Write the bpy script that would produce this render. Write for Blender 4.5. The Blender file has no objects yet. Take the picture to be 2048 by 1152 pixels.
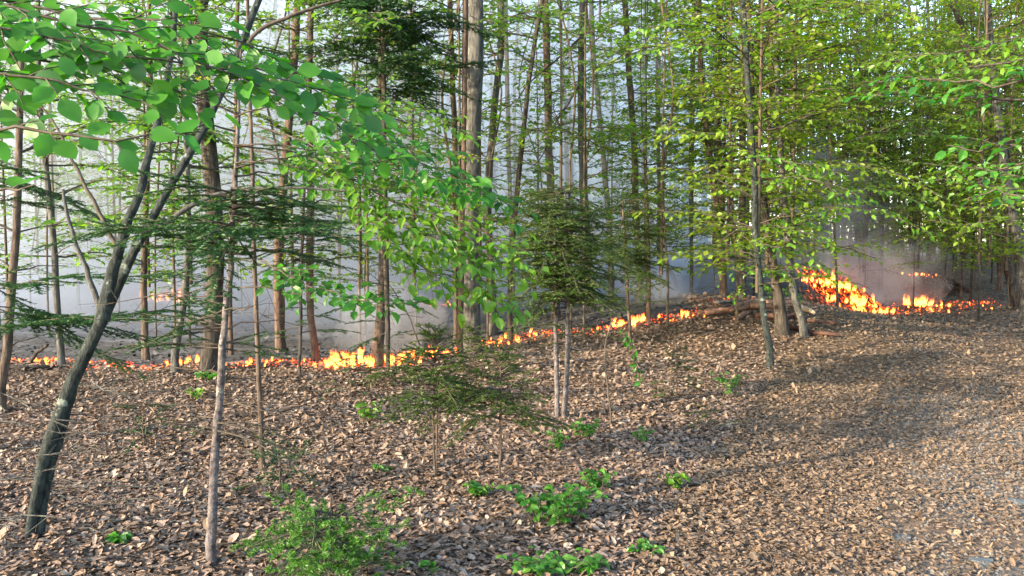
import bpy, math, random
import numpy as np
from mathutils import Vector, Matrix, noise as mnoise

random.seed(7)
RNG = np.random.default_rng(11)
SC = bpy.context.scene
COL = SC.collection
R = math.radians

# ------------------------------------------------------------------ camera, sky, sun, exposure
F = 1607.0; CX = 1024.0; CY = 576.0; CAMZ = 1.6; PITCH = math.atan(96.0 / F)
cam_d = bpy.data.cameras.new("camera"); cam = bpy.data.objects.new("camera", cam_d); COL.objects.link(cam)
cam_d.sensor_width = 36.0; cam_d.lens = F / 2048.0 * 36.0
cam_d.clip_start = 0.05; cam_d.clip_end = 1500.0
cam.location = (0, 0, CAMZ); cam.rotation_euler = (math.pi / 2 - PITCH, 0, 0)
SC.camera = cam

SUN_EL, SUN_AZ = R(17), R(238)          # azimuth clockwise from +Y: low, from the left and a little behind
w = bpy.data.worlds.new("World"); SC.world = w; w.use_nodes = True
wn = w.node_tree.nodes; bg = wn["Background"]
sky = wn.new("ShaderNodeTexSky"); sky.sky_type = 'NISHITA'; sky.sun_disc = False
sky.sun_elevation = SUN_EL; sky.sun_rotation = SUN_AZ; sky.dust_density = 1.0; sky.air_density = 1.0
w.node_tree.links.new(sky.outputs[0], bg.inputs[0]); bg.inputs[1].default_value = 0.15
sl = bpy.data.lights.new("sun", 'SUN'); so = bpy.data.objects.new("sun", sl); COL.objects.link(so)
sl.energy = 3.0; sl.angle = R(0.6); sl.color = (1.0, 0.80, 0.56)
sd = Vector((math.sin(SUN_AZ) * math.cos(SUN_EL), math.cos(SUN_AZ) * math.cos(SUN_EL), math.sin(SUN_EL)))
so.rotation_euler = sd.to_track_quat('Z', 'Y').to_euler(); so.location = sd * 60
SC.view_settings.view_transform = 'Standard'; SC.view_settings.look = 'None'
SC.view_settings.gamma = 1.0; SC.view_settings.use_curve_mapping = False
SC.view_settings.exposure = 2.5
cy = SC.cycles
cy.max_bounces = 9; cy.diffuse_bounces = 4; cy.glossy_bounces = 1; cy.transmission_bounces = 4
cy.volume_bounces = 1; cy.transparent_max_bounces = 12
cy.use_denoising = True
cy.caustics_reflective = False; cy.caustics_refractive = False
cy.sample_clamp_indirect = 4.0

# ------------------------------------------------------------------ terrain and pixel helpers
def sstep(a, b, x):
    t = np.clip((x - a) / (b - a), 0, 1); return t * t * (3 - 2 * t)

def ground(x, y):
    x = np.asarray(x, float); y = np.asarray(y, float)
    z = 0.62 * np.exp(-((x - 3.7) / 2.9) ** 2 - ((y - 14.2) / 3.6) ** 2)
    z = z + 0.10 * np.exp(-((y - 9.6) / 1.6) ** 2) * sstep(3.0, -1.0, x)
    z = z - 0.18 * np.exp(-((x + 3.0) / 7.0) ** 2 - ((y - 13.5) / 2.6) ** 2)
    z = z + 0.9 * np.exp(-((x - 13.3) / 2.6) ** 2 - ((y - 27.5) / 4.5) ** 2)
    z = z + 0.9 * np.exp(-((x - 22.0) / 6.0) ** 2 - ((y - 36) / 8.0) ** 2)
    z = z + 0.012 * np.clip(y - 30, 0, 60)
    z = z + 0.025 * np.sin(x * 1.3 + 0.7 * y) * np.sin(y * 0.9 - 0.4 * x) + 0.012 * np.sin(x * 3.1 + 1) * np.sin(y * 2.7 + 2)
    return z

def gz(x, y): return float(ground(x, y))

def ray(px, py):
    cp, sp = math.cos(PITCH), math.sin(PITCH)
    u = (CY - py) / F
    return np.array([(px - CX) / F, cp + u * sp, -sp + u * cp])

def P(px, py, d):
    v = ray(px, py); v = v * (d / v[1]); return np.array([v[0], v[1], v[2] + CAMZ])

def hit(px, py, dmax=60):
    v = ray(px, py); v = v / v[1]
    d = 2.0
    while d < dmax:
        if CAMZ + v[2] * d < gz(v[0] * d, d): break
        d += 0.05
    return np.array([v[0] * d, d, gz(v[0] * d, d)])

# ------------------------------------------------------------------ materials
def mat(name):
    m = bpy.data.materials.new(name); m.use_nodes = True
    nt = m.node_tree; nt.nodes.clear()
    out = nt.nodes.new("ShaderNodeOutputMaterial")
    return m, nt, out

def ramp(nt, src, stops, interp='LINEAR'):
    r = nt.nodes.new("ShaderNodeValToRGB"); cr = r.color_ramp; cr.interpolation = interp
    while len(cr.elements) > 1: cr.elements.remove(cr.elements[-1])
    cr.elements[0].position = stops[0][0]; cr.elements[0].color = (*stops[0][1], 1)
    for p, c in stops[1:]:
        e = cr.elements.new(p); e.color = (*c, 1)
    nt.links.new(src, r.inputs[0]); return r.outputs[0]

def rnd(nt):
    g = nt.nodes.new("ShaderNodeNewGeometry"); o = nt.nodes.new("ShaderNodeObjectInfo")
    a = nt.nodes.new("ShaderNodeMath"); a.operation = 'ADD'
    nt.links.new(g.outputs["Random Per Island"], a.inputs[0]); nt.links.new(o.outputs["Random"], a.inputs[1])
    f = nt.nodes.new("ShaderNodeMath"); f.operation = 'FRACT'; nt.links.new(a.outputs[0], f.inputs[0])
    return f.outputs[0]

def noise(nt, scale, detail=4, coord='Object', vec_scale=None, rough=0.55):
    tc = nt.nodes.new("ShaderNodeTexCoord"); n = nt.nodes.new("ShaderNodeTexNoise")
    n.inputs["Scale"].default_value = scale; n.inputs["Detail"].default_value = detail; n.inputs["Roughness"].default_value = rough
    if vec_scale:
        mp = nt.nodes.new("ShaderNodeMapping"); mp.inputs["Scale"].default_value = vec_scale
        nt.links.new(tc.outputs[coord], mp.inputs[0]); nt.links.new(mp.outputs[0], n.inputs["Vector"])
    else: nt.links.new(tc.outputs[coord], n.inputs["Vector"])
    return n.outputs[0]

def mixc(nt, fac, a, b, mode='MIX'):
    m = nt.nodes.new("ShaderNodeMix"); m.data_type = 'RGBA'; m.blend_type = mode
    for s, v in ((m.inputs[0], fac), (m.inputs[6], a), (m.inputs[7], b)):
        if hasattr(v, 'is_linked'): nt.links.new(v, s)
        elif isinstance(v, (int, float)): s.default_value = v
        else: s.default_value = (*v, 1)
    return m.outputs[2]

def leafmat(name, cols, trans=0.45, tcol=(1.5, 1.6, 0.6), rough=0.45):
    m, nt, out = mat(name)
    n = len(cols); c = ramp(nt, rnd(nt), [(i / (n - 1), k) for i, k in enumerate(cols)])
    d = nt.nodes.new("ShaderNodeBsdfDiffuse"); nt.links.new(c, d.inputs[0])
    tr = nt.nodes.new("ShaderNodeBsdfTranslucent")
    nt.links.new(mixc(nt, 1.0, c, tcol, 'MULTIPLY'), tr.inputs[0])
    mx = nt.nodes.new("ShaderNodeMixShader"); mx.inputs[0].default_value = trans
    nt.links.new(d.outputs[0], mx.inputs[1]); nt.links.new(tr.outputs[0], mx.inputs[2])
    gl = nt.nodes.new("ShaderNodeBsdfGlossy"); gl.inputs["Roughness"].default_value = rough; gl.inputs[0].default_value = (1, 1, 1, 1)
    m2 = nt.nodes.new("ShaderNodeMixShader"); m2.inputs[0].default_value = 0.02
    nt.links.new(mx.outputs[0], m2.inputs[1]); nt.links.new(gl.outputs[0], m2.inputs[2])
    nt.links.new(m2.outputs[0], out.inputs[0]); return m

def plain(name, cols, rough=0.85):
    m, nt, out = mat(name)
    n = len(cols); c = ramp(nt, rnd(nt), [(i / (n - 1), k) for i, k in enumerate(cols)])
    b = nt.nodes.new("ShaderNodeBsdfPrincipled"); nt.links.new(c, b.inputs["Base Color"]); b.inputs["Roughness"].default_value = rough
    b.inputs["Specular IOR Level"].default_value = 0.25
    nt.links.new(b.outputs[0], out.inputs[0]); return m

def bark(name, c1, c2, lichen=None, amt=0.55, vs=(1, 1, 0.25), sc=26, bump=1.0):
    m, nt, out = mat(name)
    n1 = noise(nt, sc, 6, 'Object', vs, 0.65)
    c = ramp(nt, n1, [(0.36, c1), (0.62, c2)])
    if lichen:
        n2 = noise(nt, 9, 5, 'Object', None, 0.7)
        f = ramp(nt, n2, [(amt, (0, 0, 0)), (amt + 0.05, (1, 1, 1))])
        c = mixc(nt, f, c, lichen)
    b = nt.nodes.new("ShaderNodeBsdfPrincipled"); nt.links.new(c, b.inputs["Base Color"]); b.inputs["Roughness"].default_value = 0.9
    b.inputs["Specular IOR Level"].default_value = 0.2
    bp = nt.nodes.new("ShaderNodeBump"); bp.inputs["Strength"].default_value = bump; bp.inputs["Distance"].default_value = 0.02
    nt.links.new(n1, bp.inputs["Height"]); nt.links.new(bp.outputs[0], b.inputs["Normal"])
    nt.links.new(b.outputs[0], out.inputs[0]); return m

M = {}
M['beech'] = leafmat('leaf_beech', [(.020, .105, .012), (.038, .165, .015), (.062, .21, .018), (.030, .12, .018)], 0.5, (1.5, 1.7, .5))
M['beech_pale'] = leafmat('leaf_beech_pale', [(.05, .16, .014), (.09, .22, .016), (.13, .26, .018), (.07, .18, .016)], 0.5, (1.5, 1.6, .5))
M['yellow'] = leafmat('leaf_yellow', [(.075, .17, .018), (.135, .245, .02), (.21, .30, .022), (.10, .21, .022), (.17, .22, .02)], 0.55, (1.7, 1.6, .45))
M['light'] = leafmat('leaf_light', [(.05, .14, .018), (.085, .20, .022), (.13, .25, .028), (.065, .17, .02)], 0.58, (1.6, 1.6, .5))
M['far'] = leafmat('leaf_far', [(.05, .12, .016), (.10, .19, .018), (.17, .24, .02), (.07, .15, .025)], 0.5, (1.7, 1.6, .5))
M['needle'] = leafmat('needle', [(.012, .048, .016), (.024, .075, .02), (.038, .10, .026), (.018, .06, .026)], 0.25, (1.2, 1.4, .6))
M['needle_olive'] = leafmat('needle_olive', [(.022, .052, .009), (.038, .080, .012), (.068, .122, .016), (.028, .060, .012)], 0.3, (1.4, 1.4, .5))
M['needle_new'] = leafmat('needle_new', [(.05, .15, .022), (.085, .20, .028), (.045, .12, .026)], 0.4, (1.3, 1.5, .5))
M['seedling'] = leafmat('seedling_leaf', [(.03, .13, .016), (.055, .18, .022), (.085, .21, .026)], 0.45, (1.3, 1.6, .5))
M['brownneedle'] = leafmat('leaf_brown', [(.10, .05, .018), (.14, .075, .02), (.07, .06, .015)], 0.4, (1.5, 1.2, .7))
M['twig'] = bark('bark_twig', (.035, .028, .022), (.09, .075, .06), bump=.2)
M['grey'] = bark('bark_grey', (.030, .030, .028), (.105, .104, .095), (.16, .175, .15), .62)
M['greygreen'] = bark('bark_grey_green', (.010, .013, .013), (.040, .050, .045), (.15, .18, .155), .61, (1, 1, .5), 36)
M['brown'] = bark('bark_brown', (.035, .026, .021), (.115, .088, .069), (.13, .135, .11), .66)
M['red'] = bark('bark_red', (.042, .029, .023), (.125, .085, .064), None)
M['dark'] = bark('bark_dark', (.016, .014, .012), (.07, .06, .05), (.10, .11, .08), .64)
M['white'] = bark('bark_whitish', (.045, .038, .04), (.15, .135, .135), (.25, .24, .23), .60, (1, 1, .8), 30)
M['sapling'] = bark('bark_sapling', (.045, .036, .024), (.11, .088, .06), None)
M['litter'] = plain('dead_leaf', [(.095, .062, .043), (.195, .137, .10), (.145, .099, .071), (.25, .186, .143), (.172, .119, .086), (.31, .245, .197), (.115, .077, .055), (.22, .16, .12)], .85)
M['litter_path'] = plain('dead_leaf_path', [(.12, .080, .050), (.19, .134, .088), (.15, .102, .064), (.235, .172, .12), (.135, .091, .057), (.20, .143, .10)], .85)
M['gravel'] = plain('gravel_stone', [(.09, .085, .078), (.13, .125, .115), (.17, .165, .155), (.10, .093, .085)], .85)
M['slate'] = plain('flat_stone', [(.075, .09, .095), (.10, .115, .12)], .7)
M['char'] = plain('charred_wood', [(.010, .009, .009), (.03, .028, .028), (.02, .015, .012)], .9)
M['log'] = bark('bark_log_firelit', (.09, .045, .03), (.28, .16, .11), None, vs=(1, 1, 1), sc=14)  # red of the nearby firelight is mixed into this bark colour
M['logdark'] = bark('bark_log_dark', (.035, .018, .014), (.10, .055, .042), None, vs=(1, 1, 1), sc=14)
M['cut'] = plain('cut_wood', [(.42, .30, .19), (.50, .38, .26)], .8)
M['ash_litter'] = plain('burnt_leaf', [(.012, .011, .011), (.03, .028, .028), (.11, .11, .115), (.02, .016, .014)], .9)

def ground_mat():
    m, nt, out = mat('forest_floor')
    tc = nt.nodes.new("ShaderNodeTexCoord")
    v = nt.nodes.new("ShaderNodeTexVoronoi"); v.inputs["Scale"].default_value = 15.0
    nt.links.new(tc.outputs["Object"], v.inputs["Vector"])
    sp = nt.nodes.new("ShaderNodeSeparateColor"); nt.links.new(v.outputs["Color"], sp.inputs[0])
    c = ramp(nt, sp.outputs[0], [(0, (.07, .048, .032)), (.3, (.12, .084, .058)), (.55, (.16, .115, .082)), (.8, (.09, .062, .044)), (1, (.20, .15, .11))])
    big = noise(nt, 0.5, 3)
    c = mixc(nt, 0.5, c, ramp(nt, big, [(.35, (.6, .55, .5)), (.65, (1.0, 1.0, 1.0))]), 'MULTIPLY')
    b = nt.nodes.new("ShaderNodeBsdfPrincipled"); nt.links.new(c, b.inputs["Base Color"]); b.inputs["Roughness"].default_value = .9
    b.inputs["Specular IOR Level"].default_value = 0.2
    bp = nt.nodes.new("ShaderNodeBump"); bp.inputs["Strength"].default_value = .8; bp.inputs["Distance"].default_value = 0.03
    nt.links.new(v.outputs["Distance"], bp.inputs["Height"]); nt.links.new(bp.outputs[0], b.inputs["Normal"])
    nt.links.new(b.outputs[0], out.inputs[0]); return m

def path_mat():
    m, nt, out = mat('gravel_path')
    n1 = noise(nt, 60, 5); n2 = noise(nt, 1.1, 4)
    c = ramp(nt, n1, [(.3, (.055, .046, .036)), (.5, (.09, .079, .066)), (.7, (.125, .115, .10))])
    c = mixc(nt, ramp(nt, n2, [(.45, (0, 0, 0)), (.6, (1, 1, 1))]), c, (.12, .08, .05))
    b = nt.nodes.new("ShaderNodeBsdfPrincipled"); nt.links.new(c, b.inputs["Base Color"]); b.inputs["Roughness"].default_value = .9
    bp = nt.nodes.new("ShaderNodeBump"); bp.inputs["Strength"].default_value = .7; bp.inputs["Distance"].default_value = 0.02
    nt.links.new(n1, bp.inputs["Height"]); nt.links.new(bp.outputs[0], b.inputs["Normal"])
    nt.links.new(b.outputs[0], out.inputs[0]); return m

def char_mat():
    m, nt, out = mat('charred_soil')
    n1 = noise(nt, 14, 6); n2 = noise(nt, 1.2, 4)
    c = ramp(nt, n1, [(.35, (.012, .011, .012)), (.6, (.04, .038, .04)), (.75, (.10, .10, .105))])
    c = mixc(nt, ramp(nt, n2, [(.52, (0, 0, 0)), (.66, (.6, .6, .6))]), c, (.13, .13, .14))
    b = nt.nodes.new("ShaderNodeBsdfPrincipled"); nt.links.new(c, b.inputs["Base Color"]); b.inputs["Roughness"].default_value = .95
    bp = nt.nodes.new("ShaderNodeBump"); bp.inputs["Strength"].default_value = .8; bp.inputs["Distance"].default_value = 0.03
    nt.links.new(n1, bp.inputs["Height"]); nt.links.new(bp.outputs[0], b.inputs["Normal"])
    nt.links.new(b.outputs[0], out.inputs[0]); return m

def flame_mat():
    m, nt, out = mat('flame')
    at = nt.nodes.new("ShaderNodeAttribute"); at.attribute_name = 'h'
    n1 = noise(nt, 6, 6, 'Object', (1, 1, .6), .75)
    c = ramp(nt, at.outputs["Fac"], [(0, (1, .05, .003)), (.14, (1, .20, .035)), (.45, (1, .12, .010)), (.75, (1, .055, .004)), (1, (.9, .03, .002))])
    st = ramp(nt, at.outputs["Fac"], [(0, (.35,) * 3), (.15, (1,) * 3), (.5, (.55,) * 3), (1, (.18,) * 3)])
    mu = nt.nodes.new("ShaderNodeMath"); mu.operation = 'MULTIPLY'; nt.links.new(st, mu.inputs[0]); mu.inputs[1].default_value = 3.6
    e = nt.nodes.new("ShaderNodeEmission"); nt.links.new(c, e.inputs[0]); nt.links.new(mu.outputs[0], e.inputs[1])
    t = nt.nodes.new("ShaderNodeBsdfTransparent")
    a = nt.nodes.new("ShaderNodeMath"); a.operation = 'MULTIPLY_ADD'
    nt.links.new(at.outputs["Fac"], a.inputs[0]); a.inputs[1].default_value = .55; a.inputs[2].default_value = -.32
    b = nt.nodes.new("ShaderNodeMath"); b.operation = 'ADD'; nt.links.new(a.outputs[0], b.inputs[0]); nt.links.new(n1, b.inputs[1])
    f = ramp(nt, b.outputs[0], [(.20, (.0,) * 3), (.36, (1,) * 3)])
    mx = nt.nodes.new("ShaderNodeMixShader"); nt.links.new(f, mx.inputs[0]); nt.links.new(e.outputs[0], mx.inputs[1]); nt.links.new(t.outputs[0], mx.inputs[2])
    nt.links.new(mx.outputs[0], out.inputs[0]); return m

def ember_mat(name='ember', s=1.6, hot=0.5):
    m, nt, out = mat(name)
    r = rnd(nt)
    c = ramp(nt, r, [(0, (1, .03, .002)), (.6, (1, .08, .006)), (1, (1, .16, .02))])
    n = noise(nt, 9, 4, 'Object')
    k = ramp(nt, n, [(hot - .08, (0,) * 3), (hot + .1, (1,) * 3)])
    mu = nt.nodes.new("ShaderNodeMath"); mu.operation = 'MULTIPLY'; nt.links.new(k, mu.inputs[0]); mu.inputs[1].default_value = s
    b = nt.nodes.new("ShaderNodeBsdfPrincipled"); b.inputs["Base Color"].default_value = (.03, .022, .018, 1); b.inputs["Roughness"].default_value = .9
    nt.links.new(c, b.inputs["Emission Color"]); nt.links.new(mu.outputs[0], b.inputs["Emission Strength"])
    nt.links.new(b.outputs[0], out.inputs[0]); return m

def smoke_mat(name, dens, col, aniso=0.25):
    m, nt, out = mat(name)
    v = nt.nodes.new("ShaderNodeVolumePrincipled")
    v.inputs["Color"].default_value = (*col, 1); v.inputs["Density"].default_value = dens; v.inputs["Anisotropy"].default_value = aniso
    nt.links.new(v.outputs[0], out.inputs["Volume"]); return m

M['ground'] = ground_mat(); M['path'] = path_mat(); M['charsoil'] = char_mat()
M['flame'] = flame_mat(); M['ember'] = ember_mat('ember', 1.3); M['glowstick'] = ember_mat('burning_stick', 3.2, .55); M['glowdim'] = ember_mat('smouldering_stick', 1.1, .60)

# ------------------------------------------------------------------ mesh building
WL = {}
class MB:
    def __init__(self):
        self.v = []; self.t = []; self.mi = []; self.sm = []; self.h = []; self.n = 0
    def add(self, v, t, mi=0, smooth=True, h=None):
        v = np.asarray(v, np.float32).reshape(-1, 3); t = np.asarray(t, np.int32).reshape(-1, 3)
        self.v.append(v); self.t.append(t + self.n); self.n += len(v)
        self.mi.append(np.full(len(t), mi, np.int32)); self.sm.append(np.full(len(t), smooth, bool))
        self.h.append(np.zeros(len(v), np.float32) if h is None else np.asarray(h, np.float32))
    def mesh(self, name, mats, off=(0, 0, 0), attr=False):
        v = np.concatenate(self.v) - np.asarray(off, np.float32); t = np.concatenate(self.t)
        me = bpy.data.meshes.new(name)
        me.vertices.add(len(v)); me.vertices.foreach_set("co", v.ravel())
        me.loops.add(len(t) * 3); me.loops.foreach_set("vertex_index", t.ravel())
        me.polygons.add(len(t)); me.polygons.foreach_set("loop_start", np.arange(0, len(t) * 3, 3, dtype=np.int32))
        for m in (mats if isinstance(mats, (list, tuple)) else [mats]): me.materials.append(m)
        me.polygons.foreach_set("material_index", np.concatenate(self.mi))
        me.polygons.foreach_set("use_smooth", np.concatenate(self.sm))
        if attr:
            a = me.attributes.new('h', 'FLOAT', 'POINT'); a.data.foreach_set('value', np.concatenate(self.h))
        me.update(); me.validate()
        return me
    def build(self, name, mats, parent=None, kind=None, loc=None, attr=False):
        off = WL[parent.name] if parent else (loc if loc is not None else (0, 0, 0))
        o = bpy.data.objects.new(name, self.mesh(name, mats, off, attr)); COL.objects.link(o)
        if parent: o.parent = parent; WL[o.name] = WL[parent.name]
        else: o.location = off; WL[o.name] = tuple(off)
        if kind: o['kind'] = kind
        return o

def tag(o, label=None, cat=None, group=None, kind=None):
    if label: o['label'] = label
    if cat: o['category'] = cat
    if group: o['group'] = group
    if kind: o['kind'] = kind
    return o

def thing(name, label, cat, loc=(0, 0, 0), group=None):
    o = bpy.data.objects.new(name, None); COL.objects.link(o); o.location = tuple(float(a) for a in loc)
    o.empty_display_size = .2
    WL[o.name] = tuple(float(a) for a in loc)
    return tag(o, label, cat, group)

def mesh_child(name, me, parent, loc, rot=None, scale=1.0, kind=None, mtx=None):
    o = bpy.data.objects.new(name, me); COL.objects.link(o); o.parent = parent
    L = WL[parent.name]
    if mtx is not None:
        m = mtx.copy(); m.translation = m.translation - Vector(L); o.matrix_local = m
    else:
        o.location = (loc[0] - L[0], loc[1] - L[1], loc[2] - L[2])
        if rot is not None: o.rotation_euler = rot
        o.scale = (scale,) * 3 if isinstance(scale, (int, float)) else scale
    WL[o.name] = tuple(loc) if loc is not None else tuple(mtx.translation)
    if kind: o['kind'] = kind
    return o

def norm(a, axis=-1):
    return a / np.maximum(np.linalg.norm(a, axis=axis, keepdims=True), 1e-9)

def tube(mb, pts, rad, sides=6, mi=0, smooth=True, rough=0.0, rng=RNG, cap=False):
    pts = np.asarray(pts, float); rad = np.asarray(rad, float); n = len(pts)
    t = norm(np.gradient(pts, axis=0))
    ref = np.array([1.0, 0, 0]) if abs(t[0][0]) < .8 else np.array([0, 1.0, 0])
    a = norm(np.cross(t, ref)); b = np.cross(t, a)
    an = np.linspace(0, 2 * np.pi, sides, endpoint=False)
    rr = rad[:, None] * (1 + rough * rng.normal(0, 1, (n, sides)))
    v = pts[:, None, :] + rr[..., None] * (np.cos(an)[None, :, None] * a[:, None, :] + np.sin(an)[None, :, None] * b[:, None, :])
    i = np.arange(n - 1)[:, None] * sides; j = np.arange(sides)[None, :]; k = (j + 1) % sides
    q = np.stack([i + j, i + k, i + sides + k, i + sides + j], -1).reshape(-1, 4)
    tr = np.concatenate([q[:, [0, 1, 2]], q[:, [0, 2, 3]]])
    v = v.reshape(-1, 3)
    if cap:
        v = np.concatenate([v, pts[:1], pts[-1:]]); c0 = n * sides; c1 = c0 + 1
        jj = np.arange(sides); kk = (jj + 1) % sides; e = (n - 1) * sides
        tr = np.concatenate([tr, np.stack([np.full(sides, c0), kk, jj], -1), np.stack([np.full(sides, c1), e + jj, e + kk], -1)])
    mb.add(v, tr, mi, smooth)

def smooth_path(pts, n, rng=None, wob=0.0):
    pts = np.asarray(pts, float); m = len(pts)
    s = np.concatenate([[0], np.cumsum(np.linalg.norm(np.diff(pts, axis=0), axis=1))]); s /= s[-1]
    x = np.linspace(0, 1, n); tg = np.gradient(pts, s, axis=0) if m > 2 else np.repeat((pts[1:] - pts[:1]), 2, 0)
    idx = np.clip(np.searchsorted(s, x) - 1, 0, m - 2)
    h = (s[idx + 1] - s[idx]); u = ((x - s[idx]) / h)[:, None]; h = h[:, None]
    out = (2 * u**3 - 3 * u**2 + 1) * pts[idx] + (u**3 - 2 * u**2 + u) * h * tg[idx] + (-2 * u**3 + 3 * u**2) * pts[idx + 1] + (u**3 - u**2) * h * tg[idx + 1]
    if rng is not None and wob > 0:
        k = rng.normal(0, wob, out.shape); k[0] = 0; out = out + k
    return out, x

# leaf templates: x along the leaf, y across, z up
def leaf_near(fold=.10, droop=.12):
    xs = np.array([0, .10, .28, .52, .78, 1.0]); hw = np.array([0, .16, .32, .37, .24, 0])
    mid = [(x, 0, -droop * x * x) for x in xs]
    L = [(xs[i], hw[i], -droop * xs[i]**2 + fold * hw[i] * 2 - .06 * (i == 3)) for i in range(1, 5)]
    Rr = [(xs[i], -hw[i], -droop * xs[i]**2 + fold * hw[i] * 2 - .05 * (i == 2)) for i in range(1, 5)]
    v = np.array(mid + L + Rr, float); t = []
    for o, s in ((5, 1), (9, -1)):
        g = lambda i: o + i
        q = [(0, 1, g(1))]
        for i in range(1, 4): q += [(i, i + 1, g(i + 1)), (i, g(i + 1), g(i))]
        q += [(4, 5, g(4))]
        t += [a if s > 0 else a[::-1] for a in q]
    return v, np.array(t)
LEAF_N = leaf_near()
LEAF_M = (np.array([(0, 0, 0), (.5, 0, -.04), (1, 0, -.16), (.20, .25, .03), (.62, .30, .02), (.20, -.25, .04), (.64, -.28, .03)], float), np.array([(0, 1, 3), (3, 1, 4), (4, 1, 2), (0, 5, 1), (5, 6, 1), (6, 2, 1)]))
LEAF_F = (np.array([(0, 0, 0), (.45, -.36, .03), (1, 0, -.08), (.45, .36, .03)], float), np.array([(0, 1, 2), (0, 2, 3)]))
def lit_leaf(seed):
    r = np.random.default_rng(seed)
    k = 8; a = np.linspace(0, 2 * np.pi, k, endpoint=False)
    x = .5 + np.cos(a) * .5 * (1 + .10 * r.normal(0, 1, k)); y = np.sin(a) * r.uniform(.20, .34) * (1 + .22 * r.normal(0, 1, k))
    c = r.uniform(.1, 1.1); c2 = r.uniform(-.25, .35)
    z = c * y * y + c2 * (x - .5)**2 + r.normal(0, .045, k)
    v = np.concatenate([[(.5, 0, -.03)], np.stack([x, y, z], 1)])
    return v, np.array([(0, 1 + i, 1 + (i + 1) % k) for i in range(k)])
LITTER = [lit_leaf(i) for i in range(6)]
LIT4 = (np.array([(0, 0, .08), (.5, 0, 0), (1, 0, .14), (.45, .34, .10), (.5, -.32, -.02)], float), np.array([(0, 4, 1), (4, 2, 1), (0, 1, 3), (1, 2, 3)]))

def frames(d, nrm):
    x = norm(d); z = nrm - (nrm * x).sum(-1, keepdims=True) * x; z = norm(z); y = np.cross(z, x)
    return x, y, z

def place(mb, tpl, p, d, nrm, s, mi=0, smooth=False, zs=None):
    if len(p) == 0: return
    v, t = tpl; x, y, z = frames(np.asarray(d), np.asarray(nrm)); s = np.asarray(s)[:, None, None]
    zz = v[None, :, 2:3] * (1 if zs is None else np.asarray(zs)[:, None, None])
    w_ = np.asarray(p)[:, None, :] + s * (v[None, :, 0:1] * x[:, None] + v[None, :, 1:2] * y[:, None] + zz * z[:, None])
    n = len(p); k = len(v)
    tt = (t[None] + (np.arange(n) * k)[:, None, None]).reshape(-1, 3)
    mb.add(w_.reshape(-1, 3), tt, mi, smooth)

class Leaves:
    def __init__(self): self.p = []; self.d = []; self.n = []; self.s = []
    def add(self, p, d, n, s): self.p.append(p); self.d.append(d); self.n.append(n); self.s.append(s)
    def arr(self):
        return np.array(self.p).reshape(-1, 3), np.array(self.d).reshape(-1, 3), np.array(self.n).reshape(-1, 3), np.array(self.s).ravel()

def spray(wood, lv, path, rng, r0=.008, twig=.4, gap=.12, leaf=.07, lgap=.045, up=(0, 0, 1), tilt=.35, droop=.12, start=.12, level=1, sides=4, n=None, fork=.85, wood_mi=0, tipleaf=True):
    path = np.asarray(path, float); up = np.asarray(up, float)
    Ln = np.linalg.norm(np.diff(path, axis=0), axis=1).sum()
    pts, x = smooth_path(path, n or max(5, int(Ln / .12)), rng, min(.012, Ln * .012))
    tube(wood, pts, r0 * (1 - .82 * x) + .0008, sides, wood_mi, rng=rng)
    tan = norm(np.gradient(pts, axis=0))
    m = max(2, int(Ln * (1 - start) / gap)); sgn = rng.choice([-1, 1])
    for i in range(m + 1):
        u = start + (1 - start) * (i + rng.uniform(-.2, .2)) / m; u = min(max(u, 0), 1)
        k = u * (len(pts) - 1); a = int(min(k, len(pts) - 2)); f = k - a
        p = pts[a] * (1 - f) + pts[a + 1] * f; t = tan[a]
        side = np.cross(up, t); side /= (np.linalg.norm(side) + 1e-6); sgn = -sgn
        ang = rng.uniform(.6, 1.0) * fork
        if level > 0 and i < m:
            ln = twig * (1.05 - .75 * u) * rng.uniform(.6, 1.15) * (.6 + .4 * min(1, u * 4))
            d = t * math.cos(ang) + side * sgn * math.sin(ang) + up * rng.normal(0, .14)
            d /= np.linalg.norm(d)
            q = np.array([p, p + d * ln * .5 + up * .02 * ln, p + d * ln - up * droop * ln])
            spray(wood, lv, q, rng, r0 * .45, ln * .45, gap * .9, leaf, lgap, up, tilt, droop, .08, level - 1 if ln > .35 else 0, 3, 4, fork)
        elif level == 0:
            pass
    if level == 0:
        m = max(1, int(Ln / lgap))
        for i in range(m + 1):
            u = (i + .5) / (m + 1) if i < m else 1.0
            k = u * (len(pts) - 1); a = int(min(k, len(pts) - 2)); f = k - a
            p = pts[a] * (1 - f) + pts[a + 1] * f; t = tan[a]
            side = np.cross(up, t); side /= (np.linalg.norm(side) + 1e-6); sgn = -sgn
            d = t * (.55 if i < m else 1) + side * sgn * (.8 if i < m else .1) + rng.normal(0, .18, 3) - up * rng.uniform(0, .35)
            nn = up + rng.normal(0, tilt, 3)
            lv.add(p, d, nn, leaf * rng.uniform(.5, 1.2))

LEAFMESH = {}
def leaf_mesh(kind, mat_):
    key = (kind, mat_.name)
    if key not in LEAFMESH:
        out = []
        for f, dr in ((.10, .12), (.02, .28), (.18, .05), (.06, -.1)):
            mb = MB(); v, t = leaf_near(f, dr) if kind == 'near' else (LITTER[len(out)] if kind == 'litter' else (LEAF_M[0] * np.array([1, 1, 1 + len(out) * .8]), LEAF_M[1]))
            mb.add(v, t, 0, kind == 'near'); out.append(mb.mesh('leaf', [mat_]))
        LEAFMESH[key] = out
    return LEAFMESH[key]

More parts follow.
